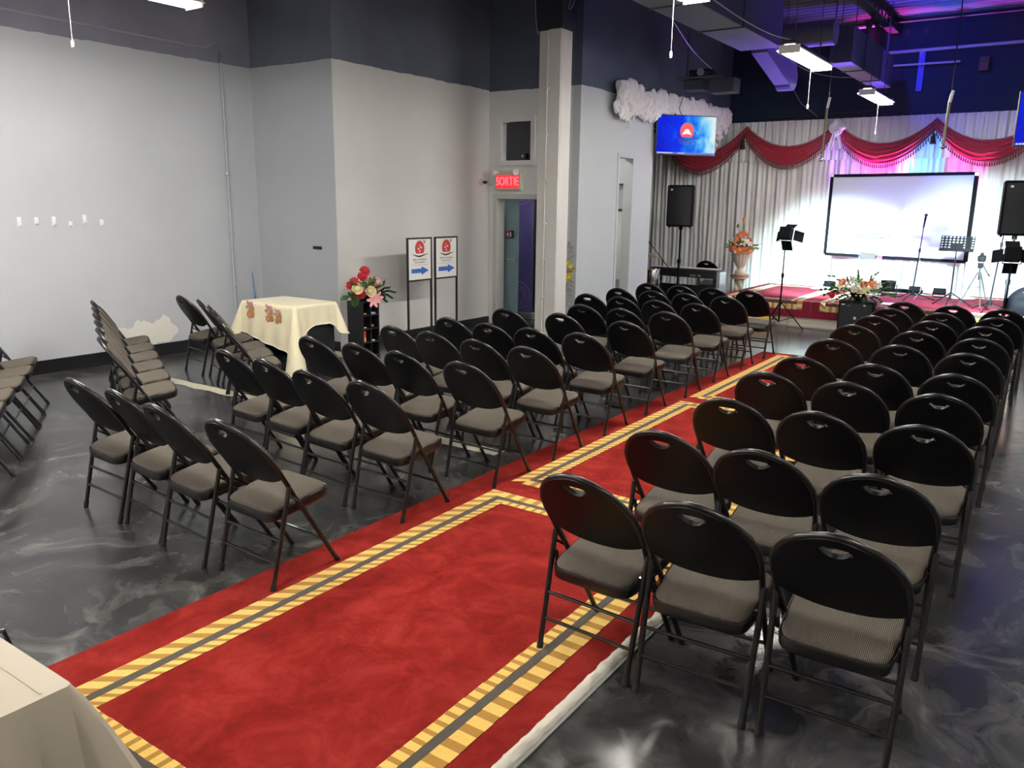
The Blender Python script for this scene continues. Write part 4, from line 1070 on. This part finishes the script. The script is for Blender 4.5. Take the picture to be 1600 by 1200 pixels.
fr.build('border', m_gear, o, smooth=False)
for s in (-1, 1):
    lg = MB().tube([(s*Wd, .015, .02), (s*Wd, .015, ZB+.03)], .011, 8).build('leg', m_steel, o)
    MB().lathe([(.20, 0), (.20, .012), (.05, .03), (.02, .045)], 24, c=(s*Wd, .03, 0)).build('foot_plate', m_white, lg)
    MB().box(s*Wd-.03, s*Wd+.03, -.016, .03, ZTp-.02, ZTp+.04, bev=.004).build('corner_cap', m_chrome, o, smooth=False)

# acrylic lectern
o = thing('lectern', 'clear acrylic lectern standing before the projection screen', 'lectern', (-2.66, 13.9, STZ+.01), R(-8))
MB().box(-.26, .26, -.16, .16, 0, .018, bev=.004).build('base', m_clear, o, smooth=False)
for s in (-1, 1): MB().box(s*.14-.006, s*.14+.006, -.10, .10, .018, .94).build('side_panel', m_clear, o, smooth=False)
MB().box(-.135, .135, -.102, -.092, .018, .60).build('front_panel', m_clear, o, smooth=False)
MB().box(-.27, .27, -.17, .17, .94, .952, bev=.003, M=Matrix.Translation((0, 0, 0)) @ Matrix.Rotation(R(9), 4, 'X')).build('top_plate', m_clear, o, smooth=False)
MB().box(-.12, .12, -.112, -.103, .57, .67, bev=.003).build('picture_panel', m_photo, o, smooth=False)

# microphone stands
def mic_stand(loc, label, top, lean, name='microphone_stand'):
    o = thing(name, label, 'stand', loc)
    b_ = Vector((0, 0, .12)); tp = Vector(lean)+Vector((0, 0, top))
    MB().tube([b_, b_.lerp(tp, .62)], .010, 8).build('lower_tube', m_gear, o)
    MB().tube([b_.lerp(tp, .60), tp], .007, 8).build('upper_tube', m_gear, o)
    MB().lathe([(.016, -.03), (.016, .03)], 10, c=b_.lerp(tp, .61)).build('clutch', m_gear, o)
    MB().lathe([(.035, -.04), (.03, .03)], 12, c=b_).build('hub', m_gear, o)
    for k in range(3):
        a = k*2.094+.3; l = MB().tube([b_, (.30*math.cos(a), .30*math.sin(a), .012)], .008, 6).build('leg', m_gear, o)
        MB().ball((.30*math.cos(a), .30*math.sin(a), .012), .013, sub=1).build('foot_tip', m_gear, l)
    return o, tp
def mic(par_loc, tp, d, label):
    o = thing('microphone', label, 'microphone', Vector(par_loc)+tp)
    d = Vector(d).normalized(); Rm = d.to_track_quat('Z', 'Y').to_matrix().to_4x4()
    MB().lathe([(.011, -.06), (.013, 0), (.018, .10)], 12, M=Rm).build('handle', m_gear, o)
    MB().ball(d*.125, .026, sub=2).build('grille_ball', m_grille, o)
loc = Vector((-1.95, 13.6, STZ+.01)); s_, tp = mic_stand(loc, 'straight black microphone stand in front of the screen', 1.14, (.05, 0, 0)); mic(loc, tp, (.1, -.1, 1), 'microphone on top of the straight stand before the screen')
tag(MB().tube([loc+tp+Vector((.0, .0, -.06)), loc+Vector((-.03, .02, .9)), loc+Vector((.04, .02, .62)), loc+Vector((.10, .03, .35)), loc+Vector((.10, .04, .12)), loc+Vector((.02, .05, .01))], .004, 5).build('microphone_cable', m_cable), 'thin cable hanging down from the straight microphone stand', 'cable')
loc = Vector((-.86, 12.75, STZ+.01)); s_, tp = mic_stand(loc, 'microphone stand behind the right loudspeaker', 1.40, (.07, 0, 0)); mic(loc, tp, (.05, 0, 1), 'microphone beside the right loudspeaker')
o, tp = mic_stand(Vector((-5.50, 12.30, 0)), 'boom microphone stand before the keyboard', .90, (0, 0, 0))
MB().tube([(.26, .0, .62), (0, 0, .90), (-.28, .02, 1.19)], .007, 8).build('boom', m_gear, o)

# music stand
o = thing('music_stand', 'black music stand with a perforated desk on the stage', 'stand', (-1.37, 13.0, STZ+.01), R(-3))
mb = MB(); DW, DH = .215, .215; nx, ny = 9, 6
Tm = Matrix.Translation((0, -.02, .78)) @ Matrix.Rotation(R(-14), 4, 'X')
cw = 2*DW/nx; chh = DH/ny
for i in range(nx):
    for j in range(ny):
        x0, z0 = -DW+i*cw, j*chh; cx, cz = x0+cw/2, z0+chh/2
        solid_ = (3 <= i <= 5 and j <= 2)
        sq = [(x0, z0), (x0+cw, z0), (x0+cw, z0+chh), (x0, z0+chh)]
        if solid_:
            mb.poly([Tm @ Vector((x, 0, z)) for x, z in sq]); continue
        n_ = 8; ins = [mb.bm.verts.new(Tm @ Vector((cx+cw*.32*math.cos(k*math.pi/4+math.pi/4*5), 0, cz+chh*.30*math.sin(k*math.pi/4+math.pi/4*5)))) for k in range(n_)]
        c4 = [mb.bm.verts.new(Tm @ Vector((x, 0, z))) for x, z in sq]
        for k in range(4):
            mb.face([c4[k], c4[(k+1) % 4], ins[(2*k+2) % 8], ins[2*k+1], ins[2*k]])
bmesh.ops.remove_doubles(mb.bm, verts=mb.bm.verts, dist=.0003)
dk = mb.build('desk', m_gear, o, smooth=False, normals=False); dk.modifiers.new('thick', 'SOLIDIFY').thickness = .004
MB().box(-DW, DW, -.05, 0, -.004, .004, M=Tm).box(-DW, DW, -.052, -.048, -.004, .018, M=Tm).build('ledge', m_gear, o, smooth=False)
MB().tube([(0, .01, .10), (0, .01, .55)], .011, 8).build('lower_pole', m_gear, o); MB().tube([(0, .01, .53), (0, .0, .86)], .008, 8).build('upper_pole', m_gear, o)
for k in range(3):
    a = k*2.094+.5; l = MB().tube([(0, .01, .20), (.28*math.cos(a), .28*math.sin(a), .012)], .009, 6).build('leg', m_gear, o); MB().ball((.28*math.cos(a), .28*math.sin(a), .013), .013, sub=1).build('foot_tip', m_gear, l)

# camcorder on tripod
o = thing('camera_tripod', 'slim grey camera tripod standing on the stage', 'tripod', (-1.05, 13.0, STZ+.01))
MB().tube([(0, 0, .40), (0, 0, .66)], .012, 8).build('centre_column', m_darksteel, o)
MB().box(-.03, .03, -.03, .03, .56, .64, bev=.008).build('head', m_gear, o)
MB().tube([(.02, 0, .62), (.10, -.05, .50), (.13, -.06, .46)], [.006, .006, .011], 6).build('pan_handle', m_gear, o)
for k in range(3):
    a = k*2.094+.9; c, s = math.cos(a), math.sin(a)
    l = MB().tube([(c*.02, s*.02, .50), (c*.12, s*.12, .26)], .011, 6).tube([(c*.11, s*.11, .28), (c*.22, s*.22, .01)], .008, 6).build('leg', m_darksteel, o)
    MB().ball((c*.22, s*.22, .012), .012, sub=1).build('foot_tip', m_gear, l)
    MB().tube([(0, 0, .30), (c*.10, s*.10, .30)], .004, 4).build('brace', m_darksteel, o)
o = thing('camcorder', 'small camcorder with open flip screen on the slim tripod', 'camera', (-1.05, 13.0, STZ+.655))
MB().box(-.04, .05, -.07, .09, .005, .09, bev=.015).build('body', m_gear, o)
MB().lathe([(.03, 0), (.034, .05)], 14, M=Matrix.Translation((.005, .09, .05)) @ Matrix.Rotation(R(-90), 4, 'X')).build('lens', m_gear, o)
l = MB().box(-.145, -.045, -.035, -.027, .018, .082, bev=.004).build('flip_screen', m_gear, o, smooth=False)
MB().box(-.137, -.053, -.0365, -.035, .026, .074).build('display', m_lcd, l, smooth=False)
MB().box(-.015, .02, -.05, .05, .09, .125, bev=.008).build('top_handle', m_gear, o)
MB().box(-.03, .03, -.03, .03, -.012, .006, bev=.002).build('plate', m_firered, o, smooth=False)

# floor monitor with the flower bowl on top
o = thing('floor_monitor', 'black monitor loudspeaker on the floor before the stage, under flowers', 'speaker', (-2.38, 11.95, 0), R(4))
MB().box(-.225, .225, -.17, .17, 0, .50, bev=.012).build('cabinet', m_gear, o, smooth=False)
MB().grid(lambda a, b: (lerp(-.205, .205, a), -.172-.012*math.sin(a*math.pi), lerp(.03, .47, b)), 12, 4).build('grille', m_grille, o)
MB().box(-.185, -.145, -.186, -.176, .445, .458).build('badge', m_white, o, smooth=False)
MB().ball((.0, -.187, .27), .022, (1, .3, 1), 2).build('emblem', m_steel, o)
fa = thing('flower_bowl', 'low bowl of orange and cream flowers on the floor monitor', 'flowers', (-2.38, 11.95, .503))
MB().lathe([(.05, 0), (.10, .05), (.12, .10), (.10, .095)], 18).build('bowl', m_gear, fa)
for k, (x, z, kind, m) in enumerate(((-.20, .24, 'rose', m_f_orange), (-.10, .27, 'lily', m_f_white), (.0, .25, 'lily', m_f_cream), (.07, .22, 'rose', m_f_orange), (.17, .24, 'rose', m_f_orange), (.23, .22, 'lily', m_f_white), (-.16, .17, 'lily', m_f_cream), (-.04, .16, 'rose', m_f_white), (.10, .15, 'lily', m_f_cream), (.19, .15, 'lily', m_f_cream), (-.24, .19, 'lily', m_f_white), (-.33, .06, 'carnation', m_f_red), (.02, .12, 'lily', m_f_white))):
    flower(kind, (x, -.06-.05*random.random(), z), (x, -.6, z*.8), .062, m, fa)
leaf_spray([((x*.2, -.02, .08), (x, -.5*random.random()-.1, z), l, .018, 4) for x, z, l in ((-1, .2, .34), (-.8, .6, .28), (1, .15, .34), (.8, .5, .30), (-.3, 1, .28), (.3, 1, .28), (0, 1, .3), (-.9, -.05, .3), (.6, -.2, .22), (-.5, -.2, .22), (.1, .3, .2), (-.2, .2, .2), (-.6, .35, .30), (.5, .3, .30), (-.15, -.35, .2), (.25, -.35, .2), (-.45, -.4, .2), (.5, -.4, .2))], 'foliage', m_leaf, fa)
leaf_spray([((x*.2, 0, .2), (x, 0, z), l, .012, 3) for x, z, l in ((-.9, .5, .32), (-.1, 1, .26), (.5, .9, .28), (.95, .4, .3))], 'light_foliage', m_leaf2, fa)

# urn on pedestal with the tall arrangement
o = thing('pedestal', 'twisted plaster pedestal left of the stage', 'pedestal', (-4.78, 14.0, 0))
mb = MB(); n_ = 32
def tw(a, b):
    z = .06+.44*b; th = a*2*math.pi; r_ = .075+.016*math.cos(4*(th+b*3.2)); return (r_*math.cos(th), r_*math.sin(th), z)
mb.grid(tw, n_, 16); mb.lathe([(.14, 0), (.14, .03), (.10, .06)], 24); mb.build('twisted_shaft', m_urn, o)
MB().lathe([(.09, .50), (.15, .52), (.15, .545), (.13, .56)], 28).build('capital', m_urn, o)
MB().lathe([(.155, .545), (.16, .56), (.16, .585), (.15, .59)], 28).build('top_slab', m_urnband, o)
o = thing('urn', 'fluted plaster urn standing on the twisted pedestal', 'urn', (-4.78, 14.0, .592))
MB().lathe([(.09, 0), (.09, .05), (.05, .09), (.045, .12)], 24).build('foot', m_urn, o)
mb = MB()
def fl(a, b):
    th = a*2*math.pi; r_ = lerp(.05, .165, b**.75)*(1+.045*math.cos(14*th)); return (r_*math.cos(th), r_*math.sin(th), .115+.24*b)
mb.grid(fl, 84, 10); mb.build('bowl', m_urn, o)
fa = thing('tall_flower_arrangement', 'tall orange and white flower arrangement in the plaster urn', 'flowers', (-4.78, 14.0, .94))
rnd = random.Random(11)
for k in range(13):
    a = k/13*2*math.pi; flower('rose' if k % 2 else 'carnation', (.17*math.cos(a), .17*math.sin(a), .06+.05*rnd.random()), (math.cos(a), math.sin(a), .4), .065, m_f_orange, fa)
for k in range(9):
    a = k/9*2*math.pi+.3; flower('lily', (.13*math.cos(a), .13*math.sin(a), .19+.06*rnd.random()), (math.cos(a), math.sin(a), .7), .075, m_f_white if k % 3 else m_f_orange, fa)
for k in range(5):
    a = k/5*2*math.pi; flower('lily', (.06*math.cos(a), .06*math.sin(a), .32+.05*rnd.random()), (math.cos(a), math.sin(a), 1.2), .07, m_f_cream if k % 2 else m_f_orange, fa)
leaf_spray([((.02*math.cos(a), .02*math.sin(a), .05), (math.cos(a), math.sin(a), z), .30, .02, 4) for a, z in [(k*.7, .3+.25*(k % 4)) for k in range(9)]], 'foliage', m_leaf2, fa)
MB().tube([(0, 0, .2), (.0, 0, .56)], .005, 5).tube([(0, 0, .2), (-.09, 0, .46)], .004, 5).tube([(0, 0, .2), (.07, 0, .42)], .004, 5).build('stem', m_leaf2, fa)
MB().ball((.0, 0, .58), .022, (1, 1, 2.6), 2).build('bud', m_f_orange, fa); MB().ball((-.09, 0, .48), .026, (1, 1, 1.4), 2).build('pod', m_leaf2, fa)

# keyboard on its stand, chair behind it, cymbal
o = thing('digital_piano', 'dark digital piano on a panel stand left of the stage', 'piano', (-5.45, 13.25, 0), R(-3))
MB().box(-.63, .60, -.15, .17, .56, .70, bev=.012).build('body', m_black, o, smooth=False)
MB().box(-.58, .55, -.0, .16, .701, .712).build('keys', m_white, o, smooth=False)
for sx in (-.60, .54): MB().box(sx, sx+.03, -.14, .14, 0, .56, bev=.004).build('side_panel', m_black, o, smooth=False)
MB().box(-.57, .54, .03, .05, .12, .42).build('cross_panel', m_black, o, smooth=False)
MB().box(.60, .66, -.14, .12, 0.0, .68, bev=.006).build('grey_end_panel', m_steel, o, smooth=False)
mb = MB()
for k, w_ in enumerate((.018, .014, .020, .012, .0, .022, .022)):
    if w_: mb.box(.13+k*.028, .13+k*.028+w_, -.1525, -.1505, .585, .612)
mb.build('maker_print', m_steel, o, smooth=False)
place(-5.35, 13.92, 0, 'black folding chair behind the digital piano', 'folding chair at the piano')
o = thing('cymbal_stand', 'brass cymbal on a chrome stand at the partition end', 'cymbal', (-5.83, 12.45, 0))
MB().tube([(0, 0, .0), (0, 0, .98)], .012, 8).build('pole', m_chrome, o)
MB().lathe([(.01, .03), (.04, .02), (.19, 0), (.19, .002), (.02, .034)], 28, M=Matrix.Translation((.02, 0, .95)) @ Matrix.Rotation(R(14), 4, 'Y')).build('cymbal', m_gold_brass, o)
for k in range(3):
    a = k*2.094; MB().tube([(0, 0, .30), (.2*math.cos(a), .2*math.sin(a), .01)], .008, 6).build('leg', m_chrome, o)
o = thing('tom_drum', 'silver drum shell below the cymbal at the partition end', 'drum', (-5.80, 12.62, .40))
MB().lathe([(.11, 0), (.115, .01), (.115, .30), (.11, .31)], 28).build('shell', m_chrome, o)
MB().tube([(.118*math.cos(k*math.pi/14), .118*math.sin(k*math.pi/14), .30) for k in range(28)], .008, 6, closed=True).tube([(.118*math.cos(k*math.pi/14), .118*math.sin(k*math.pi/14), .01) for k in range(28)], .008, 6, closed=True).build('hoop', m_gold_brass, o)
for k in range(3): a = k*2.094; MB().tube([(.118*math.cos(a), .118*math.sin(a), .30), (.125*math.cos(a), .125*math.sin(a), -.39)], .008, 6).build('leg', m_chrome, o)

# dark covered equipment at the right front of the stage, flowers at the edge
mb = MB()
def bag(a, b):
    th = a*2*math.pi; ph = b*math.pi/2
    r_ = 1+.10*noise.noise((math.cos(th)*1.5, math.sin(th)*1.5, b*2))
    return (-.18+.50*r_*math.cos(th)*math.cos(ph)**.7, 12.62+.22*r_*math.sin(th)*math.cos(ph)**.7, STZ+.012+.42*r_*math.sin(ph))
mb.grid(bag, 40, 14); tag(mb.build('covered_equipment', mat('dark_cover', (.003, .003, .005), .7, spec=.1)), 'dark covered hump at the right end of the stage', 'cover')
fa = thing('edge_flowers', 'orange and pink flowers cut by the right photo edge', 'flowers', (-.30, 12.1, 0.0))
for k in range(8): flower('rose' if k % 2 else 'lily', (random.uniform(-.14, .14), -.06-.05*random.random(), 1.0+random.uniform(-.10, .14)), (random.uniform(-.6, .6), -1, .4), .07, m_f_orange if k % 3 else m_f_pink, fa)
MB().tube([(0, 0, .0), (0, 0, 1.02)], .014, 6).lathe([(.14, 0), (.14, .02), (.02, .03)], 18).build('stem_stand', m_black, fa)
leaf_spray([((0, -.02, .95), (math.cos(k), -.4, .6*math.sin(k*2)), .24, .018, 3) for k in range(6)], 'foliage', m_leaf, fa)
o = thing('paper_sheet', 'white sheet of paper lying on the stage by the flowers', 'paper', (-2.12, 12.75, STZ+.0125), R(12))
MB().box(-.11, .11, -.15, .15, 0, .003).build('sheet', m_paper, o, smooth=False)
tag(MB().box(-4.36, -4.18, 12.78, 12.86, STZ+.0125, STZ+.045, bev=.006).build('remote_box', m_black), 'small black device lying at the left end of the stage', 'device')
tag(MB().tube([(-4.25, 12.78, STZ+.02), (-4.0, 12.6, STZ+.02), (-3.6, 12.5, STZ+.02), (-3.46, 12.37, STZ+.01), (-3.42, 12.33, .2), (-3.40, 12.2, .008), (-2.9, 12.15, .008), (-2.6, 12.1, .008)], .005, 5).build('stage_cable', m_darkcable), 'dark cable crossing the left end of the stage', 'cable')
tag(MB().tube([(-3.3, 14.25, STZ+.02), (-2.9, 14.1, STZ+.02), (-2.2, 13.95, STZ+.02), (-1.4, 13.7, STZ+.02), (-.9, 13.3, STZ+.02), (-.5, 13.2, STZ+.02)], .006, 5).build('stage_cable', m_darkcable), 'dark cable running along the stage toward the right', 'cable')

# ------------------------------------------------------------------ lamps and everything on the ceiling
LN = {(-2.48, 1.85): 'just ahead of camera, above photo', (-2.48, 5.31): 'over the carpet, cut by the top photo edge', (-2.48, 8.80): 'over the carpet, large in the photo', (-2.48, 12.25): 'farthest, before the stage'}
def lamp(x, y, lab, cord=True, L=.61, m_t=None):
    o = thing('ceiling_lamp', 'hanging white fluorescent lamp, '+lab, 'lamp', (x, y, 3.2), 0, 'hanging fluorescent lamps')
    m_t = m_t or m_tubelight
    mb = MB().extrude_poly([(-.125, -L, .0), (-.12, -L, .0), (-.045, -L, .055), (.045, -L, .055), (.12, -L, .0), (.125, -L, .0), (.05, -L, .062), (-.05, -L, .062)], (0, 2*L, 0))
    mb.build('reflector', m_lampwhite, o, smooth=False)
    MB().box(-.045, .045, -L, L, .0625, .095, bev=.006).build('ballast_box', m_black, o, smooth=False)
    for s in (-1, 1):
        MB().tube([(s*.045, -L+.03, -.008), (s*.045, L-.03, -.008)], .016, 8).build('tube', m_t, o)
        MB().box(-.10, .10, s*(L-.01)-.008, s*(L-.01)+.008, -.026, .05).build('end_plate', m_lampwhite, o, smooth=False)
        MB().tube([(0, s*.45, .095), (0, s*.45, CEIL-3.2)], .004, 5).build('hanger', m_darkcable, o)
    if cord:
        c = MB().tube([(-.02, .25, .0), (-.02, .25, -.40)], .0022, 5).build('pull_cord', m_cable, o)
        MB().lathe([(.006, 0), (.011, -.015), (.009, -.045)], 8, c=(-.02, .25, -.40)).build('cord_knob', m_white, c)
for (x, y), lab in LN.items(): lamp(x, y, lab, m_t=m_tubefar if y > 12 else m_tubemid if y > 5 else None)
lamp(-5.80, 2.89, 'at the top left of the photo', L=1.22, m_t=m_tubelong)
for i, (x, y) in enumerate([(-2.48, -1.6), (.9, 1.85), (.9, 5.31), (.9, -1.6), (.9, 8.8)]):  # unseen lamps added out of view to light the hall
    lamp(x, y, ['unseen, behind the camera over the aisle', 'added unseen right of camera', 'added unseen right of carpet', 'added unseen behind the camera at right', 'added unseen at far right'][i])

lamp(-5.80, -.8, 'added unseen, left row behind the camera', L=1.22, m_t=m_tubelong)  # unseen long lamps, added to brighten the left wall
lamp(-5.80, -4.0+.5, 'added unseen, left row at the rear wall', L=1.22, m_t=m_tubelong)
lamp(-6.75, 10.75, 'added unseen in the corridor behind the doorway', cord=False)  # unseen lamp added to brighten the dark doorway and banner
def duct(x0, x1, y0, y1, z0, z1, label, seams):
    o = thing('air_duct', label, 'duct', (0, 0, 0))
    MB().box(x0, x1, y0, y1, z0+.004, z1, bev=.004).build('casing', m_duct, o, smooth=False)
    ys = [y0]+seams+[y1]
    for a, b in zip(ys, ys[1:]): MB().box(x0+.006, x1-.006, a+.012, b-.012, z0, z0+.004).build('bottom_panel', m_duct2, o, smooth=False)
    for y in seams: MB().box(x0-.012, x1+.012, y-.014, y+.014, z0-.012, z1+.012).build('flange', m_duct, o, smooth=False)
    for y in (y0+.3, y1-.3): MB().tube([(x0+.05, y, z1), (x0+.05, y, CEIL)], .006, 5).tube([(x1-.05, y, z1), (x1-.05, y, CEIL)], .006, 5).build('hanger', m_duct, o)
    return o
duct(-3.69, -3.20, 5.2, 10.24, 3.6, 4.12, 'large rectangular air duct running toward the stage', [6.4, 7.65, 8.9])
o = thing('air_duct', 'narrow air duct with rounded end, beyond the large duct', 'duct', (0, 0, 0))
mb = MB().extrude_poly([(-3.66, y, z) for y, z in [(10.55, 4.0), (10.55, 3.62), (11.55, 3.36)]+[(11.72+.20*math.sin(-.9+k*2.6/10), 3.50-.20*math.cos(-.9+k*2.6/10)) for k in range(11)]+[(11.6, 3.9), (11.4, 4.0)]], (.20, 0, 0)); mb.build('casing', m_duct2, o, smooth=False)
MB().tube([(-3.46, 10.9, 3.84), (-2.75, 10.9, 3.84)], .15, 18).build('round_branch', m_duct2, o)
MB().tube([(-3.56, 10.9, 4.0), (-3.56, 10.9, CEIL)], .006, 5).tube([(-3.56, 11.6, 4.0), (-3.56, 11.6, CEIL)], .006, 5).build('hanger', m_duct, o)
duct(-3.0, -2.72, 11.66, 14.4, 3.6, 4.05, 'small duct box with three pale bottom panels near the stage', [12.42, 13.5])
o = thing('ceiling_beam', 'steel beam under the ceiling deck running toward the stage', 'beam', (0, 0, 0))
MB().box(-2.93, -2.79, -4.9, 15.15, CEIL-.25, CEIL-.235).build('lower_flange', m_beam, o, smooth=False)
MB().box(-2.93, -2.79, -4.9, 15.15, CEIL-.015, CEIL-.001).build('upper_flange', m_beam, o, smooth=False)
mb = MB(); y = 4.0
while y < 15: mb.tube([(-2.86, y, CEIL-.235), (-2.86, y+.25, CEIL-.015)], .012, 5).tube([(-2.86, y+.25, CEIL-.015), (-2.86, y+.5, CEIL-.235)], .012, 5); y += .5
mb.build('web', m_beam, o)
bs = thing('beam_spotlight', 'pair of small spotlights clamped under the ceiling beam', 'stage light', (-2.86, 13.3, 4.36))
for sx_ in (-.06, .06): MB().lathe([(.035, -.05), (.045, .05), (.04, .05), (.01, .03)], 12, M=Matrix.Translation((sx_, .06, .0)) @ Matrix.Rotation(R(-100), 4, 'X')).build('lamp_head', m_darksteel, bs)
MB().box(-.10, .10, -.02, .02, .03, .06).box(-.02, .02, -.02, .02, .06, .14).build('clamp', m_darksteel, bs, smooth=False)
colour_spot((-2.80, 13.45, 4.34), (-1.9, 15.2, 4.0), 50, (.04, .07, 1.0), 78, bs, .5)
def pipe(pts, r_, m, label, cat='pipe', name='ceiling_pipe'): return tag(MB().tube(pts, r_, 8).build(name, m), label, cat)
pipe([(-3.0, 15.13, 4.24), (3.4, 15.13, 4.24)], .024, m_lightpipe, 'long pale pipe along the black stage wall')
pipe([(-3.0, 15.10, 4.03), (-1.88, 15.10, 4.02)], .016, m_lightpipe, 'short thin pipe on the black stage wall, below the long one')
pipe([(-4.3, 14.7, 4.58), (-3.0, 14.7, 4.60)], .020, m_lightpipe, 'short pipe under the deck, lit purple')
pipe([(-5.4, 14.9, 4.66), (3.4, 14.9, 4.64)], .014, m_beam, 'thin dark pipe under the far edge of the deck')
tag(MB().box(-2.49, -2.40, 15.165, 15.195, 3.62, 4.235, bev=.003).build('wall_post', m_bluepaint, smooth=False), 'flat blue upright on the black wall above the curtain', 'post')
pipe([(-4.9, 15.12, 3.30), (-3.2, 15.12, 3.33), (-2.95, 15.12, 3.40), (-2.92, 15.12, 3.60), (-2.92, 15.12, 4.2)], .016, m_beam, 'dark conduit above the curtain bending upward', name='wall_conduit')
pipe([(-4.55, 15.0, 4.15), (-4.45, 15.0, 3.80), (-4.25, 15.0, 3.50), (-3.95, 15.0, 3.27)], .008, m_cable, 'grey cable looping down to the curtain top', 'cable', 'hanging_cable')
def rod(x, y, z0, z1, label):
    o = thing('hanging_rod', label, 'rod', (x, y, 0), 0, 'hanging brass rods')
    MB().tube([(0, 0, z0), (.015, 0, z1)], .016, 8).build('rod', m_brass, o)
    MB().ball((0, 0, z0-.02), .028, sub=2).build('end_ball', m_chrome, o)
    MB().tube([(.015, 0, z1-.03), (.035, 0, z1+.10)], .018, 8).build('clamp', m_white, o)
    MB().tube([(.02, 0, z1), (.02, 0, CEIL)], .008, 6).build('drop_pipe', m_beam, o)
rod(-2.86, 11.2, 2.37, 3.02, 'brass rod hanging before the curtain, left one by the white bow')
rod(-1.44, 11.0, 2.48, 2.99, 'brass rod hanging before the curtain, right one near the tassel')
def cable(pts, label, m=m_cable, r_=.006):
    # smooth catmull-rom through the points
    P = [Vector(p) for p in pts]; out = []
    for i in range(len(P)-1):
        p0, p1, p2, p3 = P[max(i-1, 0)], P[i], P[i+1], P[min(i+2, len(P)-1)]
        for k in range(8):
            t_ = k/8; out.append(.5*((2*p1)+(p2-p0)*t_+(2*p0-5*p1+4*p2-p3)*t_*t_+(3*p1-p0-3*p2+p3)*t_**3))
    out.append(P[-1]); return tag(MB().tube(out, r_, 5).build('hanging_cable', m), label, 'cable')
cable([(-3.85, 6.7, 4.2), (-4.0, 8.6, 3.85), (-4.4, 10.4, 3.72), (-4.75, 12.0, 3.72)], 'white cable sagging from the ceiling toward the projector')
cable([(-2.52, 5.95, 3.30), (-2.50, 6.9, 3.25), (-2.50, 7.7, 3.26), (-2.48, 8.25, 3.30)], 'white cable between two ceiling lamps', r_=.005)
cable([(-3.4, 11.3, 3.62), (-3.2, 11.5, 3.50), (-2.9, 11.6, 3.42), (-2.5, 11.7, 3.40)], 'pale cable drooping beside the farthest ceiling lamp', r_=.005)
cable([(-5.35, 8.9, 4.6), (-5.30, 8.88, 4.2), (-5.33, 8.88, 4.02), (-5.26, 8.88, 4.10), (-5.20, 8.88, 4.6)], 'loop of thin cable at the top of the column', r_=.004)
cable([(-5.86, 8.95, 4.7), (-5.84, 8.93, 4.2), (-5.82, 8.93, 3.9), (-5.79, 8.94, 3.78)], 'pale wire at the left of the column top', r_=.006)
cable([(-5.2, 12.3, 3.55), (-5.3, 12.3, 3.35), (-5.35, 12.33, 3.2), (-5.25, 12.34, 3.05)], 'dark cable hanging down to the left television', m_darkcable, .006)
o = thing('projector_shelf', 'dark projector on a tray hanging above the left television', 'projector', (-4.95, 12.3, 3.62))
MB().box(-.36, .30, -.22, .22, .0, .02, bev=.004).build('tray', m_duct2, o, smooth=False)
MB().box(-.20, .14, -.18, .16, .021, .13, bev=.02).build('projector_body', m_black, o)
MB().box(-.28, .02, -.16, .16, -.16, -.012, bev=.01).box(.12, .50, -.14, .14, -.22, -.012, bev=.01).build('equipment_box', m_duct, o, smooth=False)
MB().lathe([(.05, 0), (.055, .03)], 14, M=Matrix.Translation((.0, -.18, .08)) @ Matrix.Rotation(R(90), 4, 'X')).build('lens', m_steel, o)
for sx_ in (-.3, .26): MB().tube([(sx_, 0, .02), (sx_, 0, CEIL-3.62)], .008, 6).build('hanger', m_duct, o)
o = thing('junction_box', 'small dull metal box high on the black stage wall', 'box', (-1.55, 15.19, 3.97))
MB().box(-.07, .07, -.06, .008, -.11, .10, bev=.008).build('body', mat('rusty_box', (.12, .08, .07), .7), o, smooth=False)
MB().box(-.05, .05, -.066, -.06, -.09, .02).build('cover', mat('rusty_cover', (.18, .11, .08), .7), o, smooth=False)
